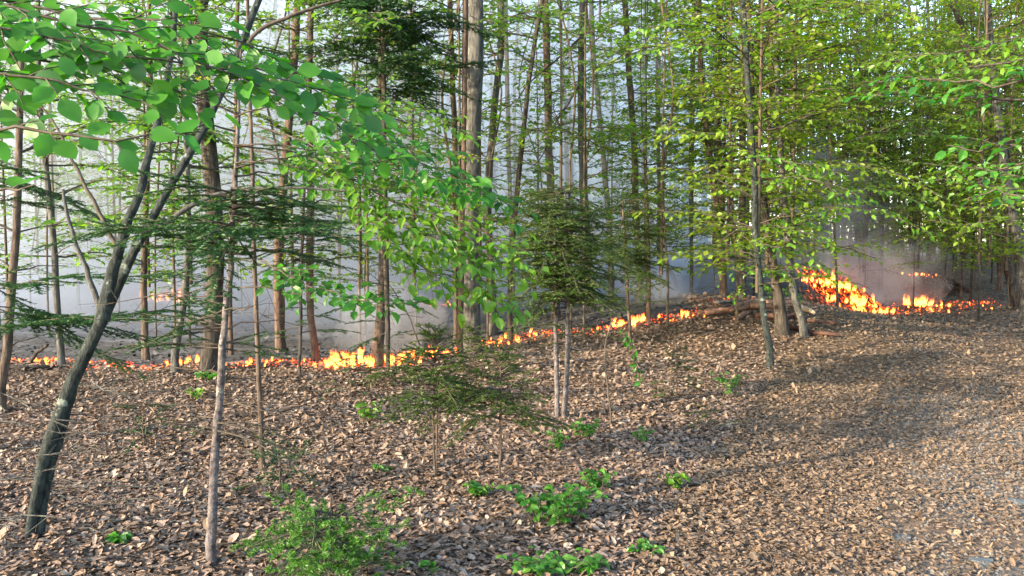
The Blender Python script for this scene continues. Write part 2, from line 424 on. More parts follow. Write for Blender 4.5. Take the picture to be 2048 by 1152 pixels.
def leaves_out(lv, parent, mat_, n_obj, kind='mid', rest_tpl=LEAF_M, name='leaf'):
    """the n_obj leaves that show largest become parts of their own, the rest one stuff part"""
    p, d, n, s = lv.arr() if isinstance(lv, Leaves) else lv
    if len(p) == 0: return
    x, y, z = frames(d, n)
    dist = np.linalg.norm(p - np.array([0, 0, CAMZ]), axis=1)
    inview = (p[:, 1] > .4) & (np.abs(p[:, 0] / np.maximum(p[:, 1], .1)) < .66)
    score = s / dist * np.where(inview, 1, .01) * (.35 + np.abs((z * norm(p - np.array([0, 0, CAMZ]))).sum(1)))
    order = np.argsort(-score); sel = order[:n_obj]; sel = sel[score[sel] > .004]
    rest = np.setdiff1d(np.arange(len(p)), sel)
    ms = leaf_mesh(kind, mat_)
    for c, i in enumerate(sel):
        m = Matrix(((x[i][0] * s[i], y[i][0] * s[i], z[i][0] * s[i], p[i][0]), (x[i][1] * s[i], y[i][1] * s[i], z[i][1] * s[i], p[i][1]), (x[i][2] * s[i], y[i][2] * s[i], z[i][2] * s[i], p[i][2]), (0, 0, 0, 1)))
        mesh_child(name, ms[c % 4], parent, None, mtx=m)
    if len(rest):
        mb = MB(); place(mb, rest_tpl, p[rest], d[rest], n[rest], s[rest], smooth=False)
        mb.build('foliage', [mat_], parent, 'stuff')

# ------------------------------------------------------------------ ground, path, charred ground
def grid(xs, ys, dz=0.0, mask=None):
    X, Y = np.meshgrid(xs, ys); Z = ground(X, Y) + dz
    v = np.stack([X, Y, Z], -1).reshape(-1, 3); nx = len(xs); ny = len(ys)
    i = (np.arange(ny - 1)[:, None] * nx + np.arange(nx - 1)[None]).ravel()
    q = np.stack([i, i + 1, i + nx + 1, i + nx], -1)
    if mask is not None:
        c = v[q].mean(1); q = q[mask(c[:, 0], c[:, 1])]
    return v, np.concatenate([q[:, [0, 1, 2]], q[:, [0, 2, 3]]])

xs = np.concatenate([np.linspace(-400, -30, 20)[:-1], np.linspace(-30, 30, 161)[:-1], np.linspace(30, 400, 20)])
ys = np.concatenate([np.linspace(-60, 0, 10)[:-1], np.linspace(0, 45, 151)[:-1], np.linspace(45, 600, 30)])
mb = MB(); v, t = grid(xs, ys); mb.add(v, t)
GR = mb.build('ground', [M['ground']], kind='structure'); tag(GR, 'forest floor of brown fallen leaves rising to a low bank')

FIRE_PX = [(-60, 722), (60, 724), (140, 722), (230, 732), (300, 736), (390, 726), (480, 730), (560, 726), (640, 724), (700, 728), (770, 728), (850, 714), (920, 704), (985, 690), (1060, 670), (1120, 666), (1200, 660), (1270, 646), (1330, 638), (1400, 628)]
FIRE = np.array([hit(a, b) for a, b in FIRE_PX])
FX = np.concatenate([[-40], FIRE[:, 0], [FIRE[-1, 0] + .25, 60]]); FY = np.concatenate([[10.5], FIRE[:, 1], [FIRE[-1, 1] + 3.5, 90]])
def burnt(x, y, m=0.0):
    yl = np.interp(x, FX, FY); return (y > yl + m) & (x < 12)
mb = MB(); v, t = grid(np.linspace(-30, 12, 240), np.linspace(8, 48, 260), .012, lambda x, y: burnt(x, y, -.10 + .14 * np.sin(x * 5) * np.sin(x * 2.3 + 1))); mb.add(v, t)
tag(mb.build('charred_ground', [M['charsoil']], kind='structure'), 'blackened burnt ground behind the line of flames')

def pathc_(y):
    y = np.asarray(y, float); return np.interp(y, [0, 3, 5, 8, 12, 17, 22, 30, 45], [1.6, 2.1, 2.95, 4.3, 6.3, 8.8, 11.6, 16.5, 27])
def on_path(x, y):
    x = np.where(np.asarray(y) > 8.5 + .5 * np.sin(np.asarray(x) * 4), 999.0, x)
    w_ = .62 + .12 * np.sin(y * .8) + .08 * np.sin(y * 3.1); return np.abs(x - pathc_(y)) < w_
mb = MB(); v, t = grid(np.linspace(0, 14, 110), np.linspace(.5, 24, 200), .005, on_path); mb.add(v, t)
tag(mb.build('path', [M['path']], kind='structure'), 'grey gravel track worn through the fallen leaves')

# leaf litter
def litter():
    P_, sz = [], []
    def band(y0, y1, dens, size):
        n = int(dens * .72 * (y1**2 - y0**2)); y = np.sqrt(RNG.uniform(y0**2, y1**2, n)); x = RNG.uniform(-.74, .74, n) * y
        return x, y, size * np.clip(RNG.lognormal(-.05, .33, n), .4, 2.0)
    B = [band(3.2, 6, 3100, .036), band(6, 9, 1900, .040), band(9, 13, 1000, .051), band(13, 19, 330, .078), band(19, 28, 60, .11)]
    x = np.concatenate([b[0] for b in B]); y = np.concatenate([b[1] for b in B]); s = np.concatenate([b[2] for b in B])
    keep = ~burnt(x, y, -.10 + .14 * np.sin(x * 5) * np.sin(x * 2.3 + 1))
    nzv = np.sin(x * 1.9 + np.sin(y * 1.3) * 1.5) * np.sin(y * 2.3 + x)
    pt = on_path(x, y) & (y < 7.5)
    keep &= ~(pt & (RNG.random(len(x)) < np.where(nzv > -.2, .5, .15) * np.clip((7.5 - y) / 2.5, 0, 1)))
    x, y, s = x[keep], y[keep], s[keep]
    side = sstep(-1.3, .4, x - (pathc_(y) - 1.4))           # leaves are trodden small beside and on the track
    s = s * (1 - .25 * side)
    n = len(x)
    d = np.stack([RNG.normal(0, 1, n), RNG.normal(0, 1, n), RNG.normal(0, .25, n)], 1)
    nn = np.stack([RNG.normal(0, .20, n), RNG.normal(0, .20, n), np.ones(n)], 1)
    z = ground(x, y) + .006 + RNG.random(n) * .024
    return np.stack([x, y, z], 1), d, nn, s, side
lp, ld, ln_, ls, lside = litter()
dist = np.hypot(lp[:, 0], lp[:, 1]); sc_ = ls / dist * ((np.abs(lp[:, 0] / lp[:, 1]) < .63) & (lp[:, 1] > 3.75))
big = np.argsort(-sc_)[:300]
isb = np.zeros(len(lp), bool); isb[big] = True
ms = leaf_mesh('litter', M['litter'])
for c, i in enumerate(big):
    x, y, z = frames(ld[i:i + 1], ln_[i:i + 1]); x, y, z = x[0] * ls[i], y[0] * ls[i], z[0] * ls[i]; p = lp[i]
    mesh_child('fallen_leaf', ms[c % 4], GR, None, mtx=Matrix(((x[0], y[0], z[0], p[0]), (x[1], y[1], z[1], p[1]), (x[2], y[2], z[2], p[2] + .012), (0, 0, 0, 1))))
near = ~isb & (lp[:, 1] < 9); farm = ~isb & ~near
mb = MB(); idx = np.where(near)[0]; grp = RNG.integers(0, 6, len(idx))
for k in range(6):
    q = idx[grp == k]
    for mi, sel in ((0, q[lside[q] < .5]), (1, q[lside[q] >= .5])):
        place(mb, LITTER[k], lp[sel], ld[sel], ln_[sel], ls[sel], mi, False, RNG.uniform(.3, 1.3, len(sel)))
q = np.where(farm)[0]
for mi, sel in ((0, q[lside[q] < .5]), (1, q[lside[q] >= .5])):
    place(mb, LIT4, lp[sel], ld[sel], ln_[sel], ls[sel], mi, False, RNG.uniform(-.5, 1.5, len(sel)))
mb.build('leaf_litter', [M['litter'], M['litter_path']], GR, 'stuff')

# burnt crumbs on the charred ground
n = 14000; y = np.sqrt(RNG.uniform(9.5**2, 26**2, n)); x = RNG.uniform(-.74, .55, n) * y; k = burnt(x, y, .1); x, y = x[k], y[k]; n = len(x)
mb = MB(); place(mb, LIT4, np.stack([x, y, ground(x, y) + .02], 1), RNG.normal(0, 1, (n, 3)) * (1, 1, .3), np.stack([RNG.normal(0, .5, n), RNG.normal(0, .5, n), np.ones(n)], 1), RNG.uniform(.04, .10, n))
tag(mb.build('burnt_litter', [M['ash_litter']], kind='stuff'), 'black and ashy burnt leaves behind the flames')

# fine twigs among the leaves
mb = MB(); rt = np.random.default_rng(17)
for i in range(420):
    y = math.sqrt(rt.uniform(3.3**2, 12**2)); x = rt.uniform(-.7, .7) * y
    if burnt(x, y, -.1): continue
    a = rt.uniform(0, math.pi); L = rt.uniform(.08, .45); p = np.array([x, y, gz(x, y) + .035]); e = p + np.array([math.cos(a) * L, math.sin(a) * L, 0]); e[2] = gz(e[0], e[1]) + .035 + rt.uniform(0, .03)
    tube(mb, [p, (p + e) / 2 + rt.normal(0, .012, 3), e], [.003, .0028, .0015], 4, 0, rng=rt)
mb.build('twig_litter', [M['twig']], GR, 'stuff')

# gravel on the track
n = 3200; y = np.sqrt(RNG.uniform(3**2, 8**2, n)); x = pathc_(y) + RNG.normal(0, .4, n); s = RNG.uniform(.006, .024, n)
ico_v = np.array([(1, 0, -.1), (-.8, .2, -.1), (0, .9, -.1), (.1, -.8, -.1), (.1, .1, .6)]); ico_t = np.array([(0, 2, 4), (2, 1, 4), (1, 3, 4), (3, 0, 4)])
mb = MB(); place(mb, (ico_v, ico_t), np.stack([x, y, ground(x, y) + .006], 1), RNG.normal(0, 1, (n, 3)) * (1, 1, .1), np.tile((0, 0, 1.), (n, 1)), s)
tag(mb.build('gravel', [M['gravel']], kind='stuff'), 'fine grey gravel on the track at lower right')

# ------------------------------------------------------------------ crown variants shared by the trees
def crown_broad(seed, H, R0, nl, leaf, spray_gap=.30, z0=0.0, lev=1, updir=.35, dens=1.0):
    r = np.random.default_rng(seed); mb = MB(); lv = Leaves()
    for i in range(nl):
        u = (i + r.random()) / nl; z = z0 + u * (H - z0); az = r.uniform(0, 2 * np.pi)
        L = R0 * (.55 + .6 * math.sin(math.pi * min(1, u * .85 + .15))) * r.uniform(.55, 1.15)
        el = updir + .5 * u + r.normal(0, .12)
        d = np.array([math.cos(az) * math.cos(el), math.sin(az) * math.cos(el), math.sin(el)])
        p0 = np.array([0, 0, z]); q = [p0, p0 + d * L * .5, p0 + d * L * .85 + np.array([0, 0, -.06 * L]), p0 + d * L + np.array([0, 0, -.16 * L])]
        spray(mb, lv, q, r, .0025 + .004 * L, .5 * L * .9, spray_gap, leaf, .075 / dens, (0, 0, 1), .45, .15, .2, lev, 4)
    tube(mb, [(0, 0, z0), (0, 0, z0 + (H - z0) * .5), (0.05, 0.03, H)], [.028, .018, .004], 5)
    p, d, n, s = lv.arr(); place(mb, LEAF_F, p, d, n, s, 1)
    return mb, len(p)

CROWN = {}
def crown(key, mats, *a, **k):
    mb, n = crown_broad(*a, **k); CROWN[key] = mb.mesh('crown', mats)
    return n
for i in range(4):
    crown(('sap', i), [M['sapling'], M['yellow']], 100 + i, 9.0, 1.5, 84, .09, .15, 0.9, 1, .12, 1.5)
for i in range(3):
    crown(('sapfar', i), [M['sapling'], M['far']], 200 + i, 11.0, 1.9, 56, .12, .19, 0.7, 1, .2, 1.2)
for i in range(3):
    crown(('top', i), [M['twig'], M['far']], 300 + i, 6.0, 2.4, 44, .12, .24, 0.0, 1, .35, 1.1)
for i in range(3):
    crown(('lite', i), [M['sapling'], M['light']], 450 + i, 6.5, 1.25, 50, .095, .16, 0.8, 1, .15, 1.3)
crown(('brown', 0), [M['sapling'], M['brownneedle']], 400, 6.0, 1.0, 50, .07, .18, .6, 1, .1, 1.3)

def needles(mb, p0, p1, rng, spacing=.003, ln=.02, w_=.005, mi=1, flat=True, up=np.array([0, 0, 1.])):
    L = np.linalg.norm(p1 - p0); n = max(4, int(L / spacing)); t = (p1 - p0) / (L + 1e-9)
    u = rng.random(n)[:, None]; p = p0 + (p1 - p0) * u
    side = np.cross(up, t); side /= (np.linalg.norm(side) + 1e-6)
    sg = rng.choice([-1, 1], n)[:, None]
    d = norm(t * rng.uniform(.4, .9, (n, 1)) + side * sg + up * rng.normal(0, .35 if flat else .8, (n, 1)))
    l = ln * rng.uniform(.7, 1.15, (n, 1))
    wv = norm(np.cross(d, rng.normal(0, 1, (n, 3)))) * w_ * .5
    v = np.stack([p - wv, p + wv, p + d * l], 1).reshape(-1, 3)
    mb.add(v, np.arange(3 * n).reshape(-1, 3), mi, False)

def conifer_branch(mb, p0, az, L, rng, el=.05, droop=.25, gap=.042, ns=.0026, ln=.022, w_=.0052, r0=.0042, bare=.25, tips=False, twig=.38):
    el = el + rng.normal(0, .2); droop = droop * rng.uniform(.3, 1.8)
    d = np.array([math.cos(az) * math.cos(el), math.sin(az) * math.cos(el), math.sin(el)])
    q = [p0, p0 + d * L * .4, p0 + d * L * .75 + np.array([0, 0, -droop * L * .35]), p0 + d * L + np.array([0, 0, -droop * L * .7])]
    pts, x = smooth_path(q, 8, rng, .008 * L)
    tube(mb, pts, r0 * (1 - .85 * x) + .0012, 4, 0, rng=rng)
    up = np.array([0, 0, 1.]); m = max(3, int(L * (1 - bare) / gap)); sg = 1
    needles(mb, pts[3], pts[-1], rng, ns, ln, w_)
    for i in range(m):
        u = bare + (1 - bare) * (i + rng.random() * .6) / m; k = u * 7; a = int(min(k, 6)); f = k - a
        p = pts[a] * (1 - f) + pts[a + 1] * f; t = norm(pts[a + 1] - pts[a]); side = np.cross(up, t); side /= np.linalg.norm(side) + 1e-6; sg = -sg
        tl = L * twig * (1.1 - .8 * u) * rng.uniform(.6, 1.2); tl = max(tl, .05)
        td = norm(t * .8 + side * sg * .85 + up * rng.normal(0, .1) - up * .1)
        e = p + td * tl
        tube(mb, [p, (p + e) / 2, e], [.0014, .0011, .0007], 3, 0, rng=rng)
        needles(mb, p, e, rng, ns, ln, w_)
        if tl > .12:
            for j in range(int(tl / .045)):
                uu = (j + 1) / (int(tl / .045) + 1); pp = p + (e - p) * uu; s2 = -1 if j % 2 else 1
                sd2 = np.cross(up, td); sd2 /= np.linalg.norm(sd2) + 1e-6
                ee = pp + norm(td * .9 + sd2 * s2 * .7) * tl * .4 * (1.1 - uu)
                needles(mb, pp, ee, rng, ns, ln, w_)
        if tips:
            for tp in range(2):
                needles(mb, e + rng.normal(0, .012, 3), e + td * .045 + rng.normal(0, .01, 3), rng, .0016, .02, .0055, 2, False)

def conifer_mesh(seed, H, Rb, mats, z0=.25, whorl=.16, nb=5, sparse=.0, **kw):
    rng = np.random.default_rng(seed); mb = MB()
    pts, x = smooth_path([(0, 0, 0), (.02, .01, H * .5), (0, 0, H)], 10, rng, .004)
    tube(mb, pts, (.003 + H * .003) * (1 - x) + .002, 6, 0, rng=rng)
    z = z0
    while z < H - .06:
        u = (z - z0) / (H - z0)
        for b in range(nb):
            if rng.random() < sparse: continue
            az = rng.uniform(0, 2 * np.pi); L = Rb * (1 - u)**.75 * rng.uniform(.6, 1.1) + .05
            conifer_branch(mb, np.array([0, 0, z + rng.normal(0, .02)]), az, L, rng, el=.1 + .5 * u, **kw)
        z += whorl * rng.uniform(.7, 1.3)
    return mb

# ------------------------------------------------------------------ trees given by their trunk line in the view
TREE_N = [0]
def trunk_tree(label, barkm, line, d=None, cat='tree', top=10.0, crown_key=None, crown_s=1.0, twigs=0, group=None, lean_y=0.0, sides=10, name='tree', flare=1.35, twmat='twig', parts=None, leafy=0, lm='yellow', lz=(1.2, 5.5), ll=(.6, 1.5)):
    """line: (px, py, width px) from the foot upwards; the foot stands on the ground unless a depth d is given"""
    TREE_N[0] += 1; rng = np.random.default_rng(5000 + TREE_N[0])
    fx, fy, fw = line[0]
    if d is None: b = hit(fx, fy); d = b[1]
    pts = []; rad = []
    for i, (px, py, wp) in enumerate(line):
        dd = d + lean_y * i; pts.append(P(px, py, dd)); rad.append(wp / F * dd / 2)
    g = gz(pts[0][0], pts[0][1])
    if pts[0][2] > g + .05: pts.insert(0, np.array([pts[0][0], pts[0][1], g])); rad.insert(0, rad[0] * 1.1)
    base = np.array([pts[0][0], pts[0][1], g])
    pts[0] = base + np.array([0, 0, -.12])
    rad.insert(1, rad[0]); pts.insert(1, base * .9 + .1 * pts[1] if False else base + (pts[1] - base) * .04 + np.array([0, 0, .08]))
    rad[0] *= flare
    if pts[-1][2] < top:
        dv = norm(pts[-1] - pts[-2]); dv = norm(dv + np.array([0, 0, .6])); L = (top - pts[-1][2]) / dv[2]
        r_ = rad[-1]
        pts.append(pts[-1] + dv * L * .5); rad.append(max(.02, r_ * .75)); pts.append(pts[-1] + dv * L * .5 + rng.normal(0, .1, 3)); rad.append(max(.012, r_ * .45))
    q, x = smooth_path(pts, max(14, int((pts[-1][2]) * 3)), rng, .004)
    s = np.concatenate([[0], np.cumsum(np.linalg.norm(np.diff(np.array(pts), axis=0), axis=1))]); s /= s[-1]
    rr = np.interp(x, s, rad)
    T = thing(name, label, cat, base, group)
    mb = MB(); tube(mb, q, rr, sides, 0, rough=.05, rng=rng)
    mb.build('trunk', [M[barkm]], T)
    T_pts[T.name] = (q, rr)
    if crown_key:
        p = q[-1]; me = CROWN[crown_key]; h0 = 4.0 * crown_s if crown_key[0] == 'top' else 8.0 * crown_s
        if crown_key[0] == 'top': c0 = p - np.array([0, 0, h0])
        else: c0 = base + np.array([(p[0] - base[0]) * .3, 0, .1])
        mesh_child('crown', me, T, c0, (0, 0, rng.uniform(0, 6.28)), crown_s, 'stuff')
    for k in range(twigs):                                   # thin bare side branches
        a = rng.integers(2, max(3, int(len(q) * .55))); az = rng.uniform(0, 6.28); L = rng.uniform(.3, 1.1); el = rng.uniform(-.35, .5)
        dv = np.array([math.cos(az) * math.cos(el), math.sin(az) * math.cos(el) * .5, math.sin(el)])
        m2 = MB() if k == 0 else m2
        e = q[a] + dv * L + np.array([0, 0, -.12 * L])
        pp, xx = smooth_path([q[a], q[a] + dv * L * .5, e], 6, rng, .015)
        tube(m2, pp, .008 * (1 - .8 * xx) * (.6 + L * .5), 4, 0, rng=rng)
        for j in range(rng.integers(2, 6)):
            c = pp[rng.integers(1, 5)]; e2 = c + norm(dv + rng.normal(0, .6, 3)) * L * rng.uniform(.15, .4)
            tube(m2, [c, (c + e2) / 2 + rng.normal(0, .01, 3), e2], [.003, .002, .001], 3, 0, rng=rng)
    if twigs: m2.build('bare_twigs', [M[twmat]], T, 'stuff')
    if leafy:
        wd = MB(); lv = Leaves(); zt = CAMZ + .30 * d
        for k in range(leafy):
            zz = rng.uniform(lz[0], min(lz[1], zt)); a = int(np.argmin(np.abs(q[:, 2] - zz))); az = rng.uniform(0, 6.28); L = rng.uniform(*ll)
            dv = np.array([math.cos(az), math.sin(az), rng.uniform(.0, .5)]); p0 = q[a]
            spray(wd, lv, [p0, p0 + dv * L * .5, p0 + dv * L + np.array([0, 0, -.15 * L])], rng, r0=.004 + .005 * L, twig=.4 * L, gap=.11, leaf=.075, lgap=.05, up=(0, -.25, .97), tilt=.4, level=1)
        p_, d_, n_, s_ = lv.arr(); place(wd, LEAF_M if d < 12 else LEAF_F, p_, d_, n_, s_, 1)
        wd.build('foliage', [M[twmat], M[lm]], T, 'stuff')
    return T
T_pts = {}

def add_branch(T, path, rng, leafm='beech', n_obj=40, kind='mid', barkm='twig', label=None, rest_tpl=LEAF_M, **kw):
    wood = MB(); lv = Leaves(); spray(wood, lv, path, rng, **kw)
    b = wood.build('branch', [M[barkm]], T)
    if label: b['label'] = label
    leaves_out(lv, b, M[leafm], n_obj, kind, rest_tpl)
    return b

rg = np.random.default_rng

# --- foreground leaning maple/beech with two stems (left)
A = trunk_tree('dark mossy tree leaning right from the lower left corner, forking into two stems', 'greygreen',
    [(8, 1175, 16), (42, 1085, 19), (70, 970, 22), (108, 850, 26), (150, 745, 27), (195, 660, 25), (238, 560, 21), (300, 450, 16), (350, 350, 15), (402, 268, 15), (445, 180, 14), (490, 70, 13), (525, -10, 12)], d=4.1, top=7.5, crown_key=('top', 0), crown_s=.6, lean_y=.06)
def stem(T, line, d, barkm, name='stem', lean=.05, sides=9, seed=1):
    rng = rg(seed); pts = [P(a, b, d + lean * i) for i, (a, b, c) in enumerate(line)]; rad = [c / F * d / 2 for a, b, c in line]
    q, x = smooth_path(pts, len(line) * 4, rng, .003); s = np.linspace(0, 1, len(line)); mb = MB(); tube(mb, q, np.interp(x, s, rad), sides, 0, rough=.05, rng=rng)
    return mb.build(name, [M[barkm]], T)
stem(A, [(205, 640, 30), (232, 520, 22), (270, 410, 18), (298, 310, 16), (325, 200, 14), (345, 90, 12), (352, -20, 11)], 4.25, 'greygreen')
stem(A, [(80, 1092, 18), (88, 1000, 18), (112, 900, 19), (141, 800, 18), (165, 720, 17)], 4.2, 'greygreen', seed=2)
stem(A, [(290, 470, 12), (330, 445, 10), (400, 402, 9), (470, 382, 8), (560, 376, 6), (700, 380, 4)], 4.5, 'grey', 'branch', seed=3)
stem(A, [(240, 505, 9), (195, 420, 8), (150, 330, 6), (110, 250, 4), (20, 130, 3)], 4.3, 'twig', 'branch', seed=4)
stem(A, [(460, 135, 9), (520, 60, 8), (600, 25, 7), (680, 0, 5), (760, -40, 4)], 4.7, 'twig', 'branch', seed=5)
stem(A, [(200, 620, 12), (165, 520, 10), (140, 450, 8), (125, 380, 6)], 4.5, 'grey', 'branch', seed=6)

# --- beech just outside the left edge whose big leaves hang across the top left
B = trunk_tree('beech at the left edge with large bright green leaves across the upper left', 'grey', [(-330, 1150, 60), (-320, 700, 50), (-300, 100, 40)], d=2.9, top=6, crown_key=('top', 1), crown_s=.5)
LB = [
  ([(-180, -10, 2.5), (60, 20, 2.45), (240, 70, 2.5), (420, 130, 2.6), (600, 200, 2.8)], .078, 60, .34),
  ([(-180, 90, 2.6), (100, 120, 2.7), (260, 150, 2.8), (420, 200, 2.9)], .078, 50, .34),  # (px,py,depth) lines and leaf size
  ([(-200, 20, 2.7), (60, 70, 2.6), (300, 115, 2.6), (520, 150, 2.8), (745, 215, 3.1)], .080, 75, .34),
  ([(-200, -60, 2.8), (150, 30, 2.9), (380, 60, 2.9), (560, 110, 3.1), (700, 160, 3.3)], .078, 60, .34),
  ([(-220, 110, 2.3), (0, 150, 2.3), (180, 175, 2.3), (330, 215, 2.4)], .080, 55, .26),
  ([(-220, 230, 2.0), (-20, 255, 1.95), (120, 262, 1.9), (260, 268, 1.9), (420, 262, 2.0)], .062, 16, .06),
  ([(-260, 330, 1.7), (-120, 370, 1.6), (-20, 385, 1.55), (70, 372, 1.5)], .065, 12, .07),
  ([(420, 110, 3.3), (560, 190, 3.4), (680, 260, 3.5), (800, 330, 3.6)], .075, 50, .26),
]
for i, (ln, lf, no, tw) in enumerate(LB):
    up = (0, -.62, .78) if i not in (5, 6) else (0, -.8, .6)
    add_branch(B, [P(*a) for a in ln], rg(40 + i), 'beech', no, 'near', n=12, r0=.005, twig=tw, gap=.06 if tw > .1 else .07, leaf=lf, lgap=.042 if tw > .1 else .05, up=up, tilt=.32, start=.1, level=1, rest_tpl=LEAF_M)

# --- mid branches sloping to the right through the middle of the picture (from a sapling at their left)
C = trunk_tree('slim sapling in mid left bearing bright green layered sprays towards the centre', 'brown', [(520, 768, 10), (512, 600, 9), (505, 400, 8), (500, 200, 7), (495, 0, 6)], d=5.6, top=5, crown_key=None)
CB = [
  ([(510, 270, 5.3), (640, 330, 5.1), (760, 390, 5.0), (900, 440, 4.9), (1060, 500, 4.8)], .07, 50, .46, 'beech_pale'),
  ([(560, 200, 5.0), (700, 250, 4.9), (800, 290, 4.8), (900, 350, 4.8), (980, 390, 4.7)], .085, 50, .40, 'beech'),
  ([(860, 430, 4.9), (900, 490, 4.8), (960, 550, 4.7), (1000, 600, 4.6), (1040, 640, 4.6)], .08, 30, .30, 'beech_pale'),
  ([(505, 250, 5.6), (640, 300, 5.3), (800, 340, 5.1), (960, 380, 5.0), (1045, 425, 4.9)], .075, 60, .42, 'beech'),
  ([(505, 300, 5.6), (650, 345, 5.3), (800, 372, 5.2), (920, 400, 5.1), (1010, 470, 5.0)], .07, 50, .46, 'beech_pale'),
  ([(640, 370, 5.2), (760, 430, 5.0), (880, 480, 4.9), (990, 520, 4.8), (1060, 560, 4.8)], .082, 40, .40, 'beech_pale'),
  ([(700, 440, 5.0), (800, 500, 4.9), (880, 560, 4.8), (960, 590, 4.7), (1020, 615, 4.7)], .082, 30, .34, 'beech_pale'),
  ([(520, 520, 5.5), (600, 560, 5.0), (680, 590, 4.8), (760, 605, 4.6), (845, 600, 4.6)], .078, 35, .26, 'beech'),
  ([(505, 180, 5.6), (700, 200, 5.6), (850, 230, 5.5), (960, 280, 5.5)], .07, 20, .35, 'beech_pale'),
  ([(1230, 640, 5.0), (1250, 680, 5.0), (1268, 720, 5.0), (1282, 770, 5.0)], .06, 12, .10, 'beech'),
]
for i, (ln, lf, no, tw, lm) in enumerate(CB[:9]):
    add_branch(C, [P(*a) for a in ln], rg(60 + i), lm, no, 'mid', n=14, r0=.005, twig=tw * 1.15, gap=.05, leaf=lf, lgap=.042, up=(0, -.45, .89), tilt=.28, droop=.03, start=.15, level=1)

# --- main trunks left to right
BYX = []
def TT(*a, **k):
    T = trunk_tree(*a, **k); BYX.append((a[2][-1][0], T)); return T
TT('thin brown trunk at the far left edge in front of the flames', 'brown', [(2, 850, 17), (14, 700, 17), (24, 560, 16), (34, 440, 14), (40, 250, 12), (45, 50, 10)], d=7.4, twigs=16, leafy=10, lm='beech_pale')
TT('slim grey trunk leaning left just right of the left edge trunk', 'grey', [(124, 735, 13), (114, 600, 13), (104, 450, 12), (88, 300, 10), (78, 180, 9), (76, 0, 8)], twigs=10, leafy=12, lm='beech_pale')
TT('greyish double trunk behind the leaning tree on the left', 'brown', [(292, 722, 14), (288, 600, 13), (292, 400, 11), (300, 200, 9), (300, 0, 8)], twigs=8, crown_key=('top', 2), leafy=22, lm='beech_pale')
TT('slender pale trunk left of the thick dark trunk with its foot in the leaves', 'grey', [(350, 752, 14), (362, 640, 15), (372, 560, 13), (378, 440, 11), (372, 300, 10), (382, 0, 8)], twigs=10, leafy=22, lm='beech_pale')
TT('thick dark grey trunk standing in the flames left of centre', 'dark', [(424, 742, 42), (428, 650, 36), (430, 500, 33), (426, 380, 31), (412, 250, 29), (402, 100, 27), (404, 0, 25)], twigs=14, sides=14, leafy=22, lm='beech_pale')
TT('narrow reddish trunk right of the thick dark trunk', 'red', [(462, 722, 9), (460, 560, 9), (466, 470, 9), (470, 300, 8), (475, 0, 7)], twigs=5, d=11.5)
TT('brown trunk lit orange at its foot, second left of the tallest flames', 'red', [(562, 706, 20), (556, 600, 19), (556, 500, 18), (566, 380, 17), (580, 220, 16), (590, 90, 15), (594, 0, 14)], twigs=10, crown_key=('top', 2), leafy=14, lm='yellow')
TT('trunk bowed at its foot beside the flames left of the tallest flames', 'brown', [(633, 726, 15), (624, 660, 14), (620, 560, 15), (621, 400, 15), (618, 200, 13), (622, 0, 12)], twigs=10, leafy=14, lm='yellow')
TT('short brown trunk standing between the two brightest flame clumps', 'brown', [(753, 732, 24), (760, 650, 22), (766, 560, 18), (764, 420, 14), (762, 250, 12), (764, 60, 11), (766, 0, 10)], twigs=22, leafy=10, lm='yellow')
TT('thin trunk close behind the left side of the large central trunk', 'brown', [(914, 650, 13), (912, 520, 13), (911, 350, 12), (906, 180, 11), (900, 0, 10)], twigs=6, d=13.5, crown_key=('top', 0), leafy=12, lm='yellow')
TT('large grey central trunk with its left flank glowing orange by the fire', 'grey', [(944, 708, 38), (942, 600, 34), (942, 450, 33), (944, 300, 32), (950, 150, 31), (952, 0, 30)], twigs=10, sides=16)
TT('added red strip painting the orange light on the left of the large central trunk', 'red', [(920, 708, 12), (922, 600, 12), (926, 400, 9), (930, 100, 12), (932, 0, 12)], d=11.0)  # no trunk of its own: lit flank of the central trunk, done in red bark
TT('smooth grey trunk curving right beside the large central trunk', 'grey', [(985, 600, 17), (975, 420, 17), (980, 320, 15), (990, 200, 14), (1003, 90, 14), (1002, 0, 13)], d=14, twigs=7, leafy=14, lm='yellow')
TT('thin straight brown trunk just right of the curving grey trunk', 'brown', [(1026, 560, 9), (1020, 400, 9), (1015, 200, 9), (1012, 0, 8)], d=17, twigs=3, crown_key=('top', 1), leafy=10, lm='yellow')
TT('dark crooked slender trunk leaning right above the centre', 'dark', [(1020, 560, 10), (1030, 430, 11), (1042, 310, 10), (1052, 210, 10), (1066, 110, 9), (1084, 0, 9)], d=13, twigs=8, leafy=12, lm='yellow')
TT('rust-brown trunk with a brushy tuft, right of the centre', 'red', [(1112, 560, 15), (1104, 400, 16), (1098, 300, 16), (1095, 160, 15), (1090, 0, 14)], d=15, twigs=14, leafy=18, lm='yellow')
TT('straight grey trunk rising behind the young spruces', 'grey', [(1182, 600, 18), (1170, 440, 17), (1165, 300, 17), (1163, 150, 16), (1166, 0, 15)], d=15, twigs=5, leafy=16, lm='yellow')
TT('slightly bowed dark trunk right of the straight grey trunk', 'grey', [(1222, 560, 11), (1214, 400, 11), (1206, 300, 10), (1194, 180, 10), (1184, 60, 10), (1182, 0, 9)], d=17, twigs=4, crown_key=('top', 1), leafy=16, lm='yellow')
TT('grey trunk left of the forked pair, dividing high above the spruces', 'brown', [(1280, 580, 14), (1272, 430, 13), (1268, 280, 12), (1258, 140, 12), (1250, 0, 11)], d=15.5, twigs=8, leafy=12, lm='yellow')
TT('slim trunk sweeping down to the right onto the leafy bank', 'brown', [(1358, 590, 9), (1330, 520, 9), (1302, 440, 10), (1287, 320, 10), (1288, 180, 9), (1292, 0, 9)], twigs=8, leafy=14, lm='yellow')
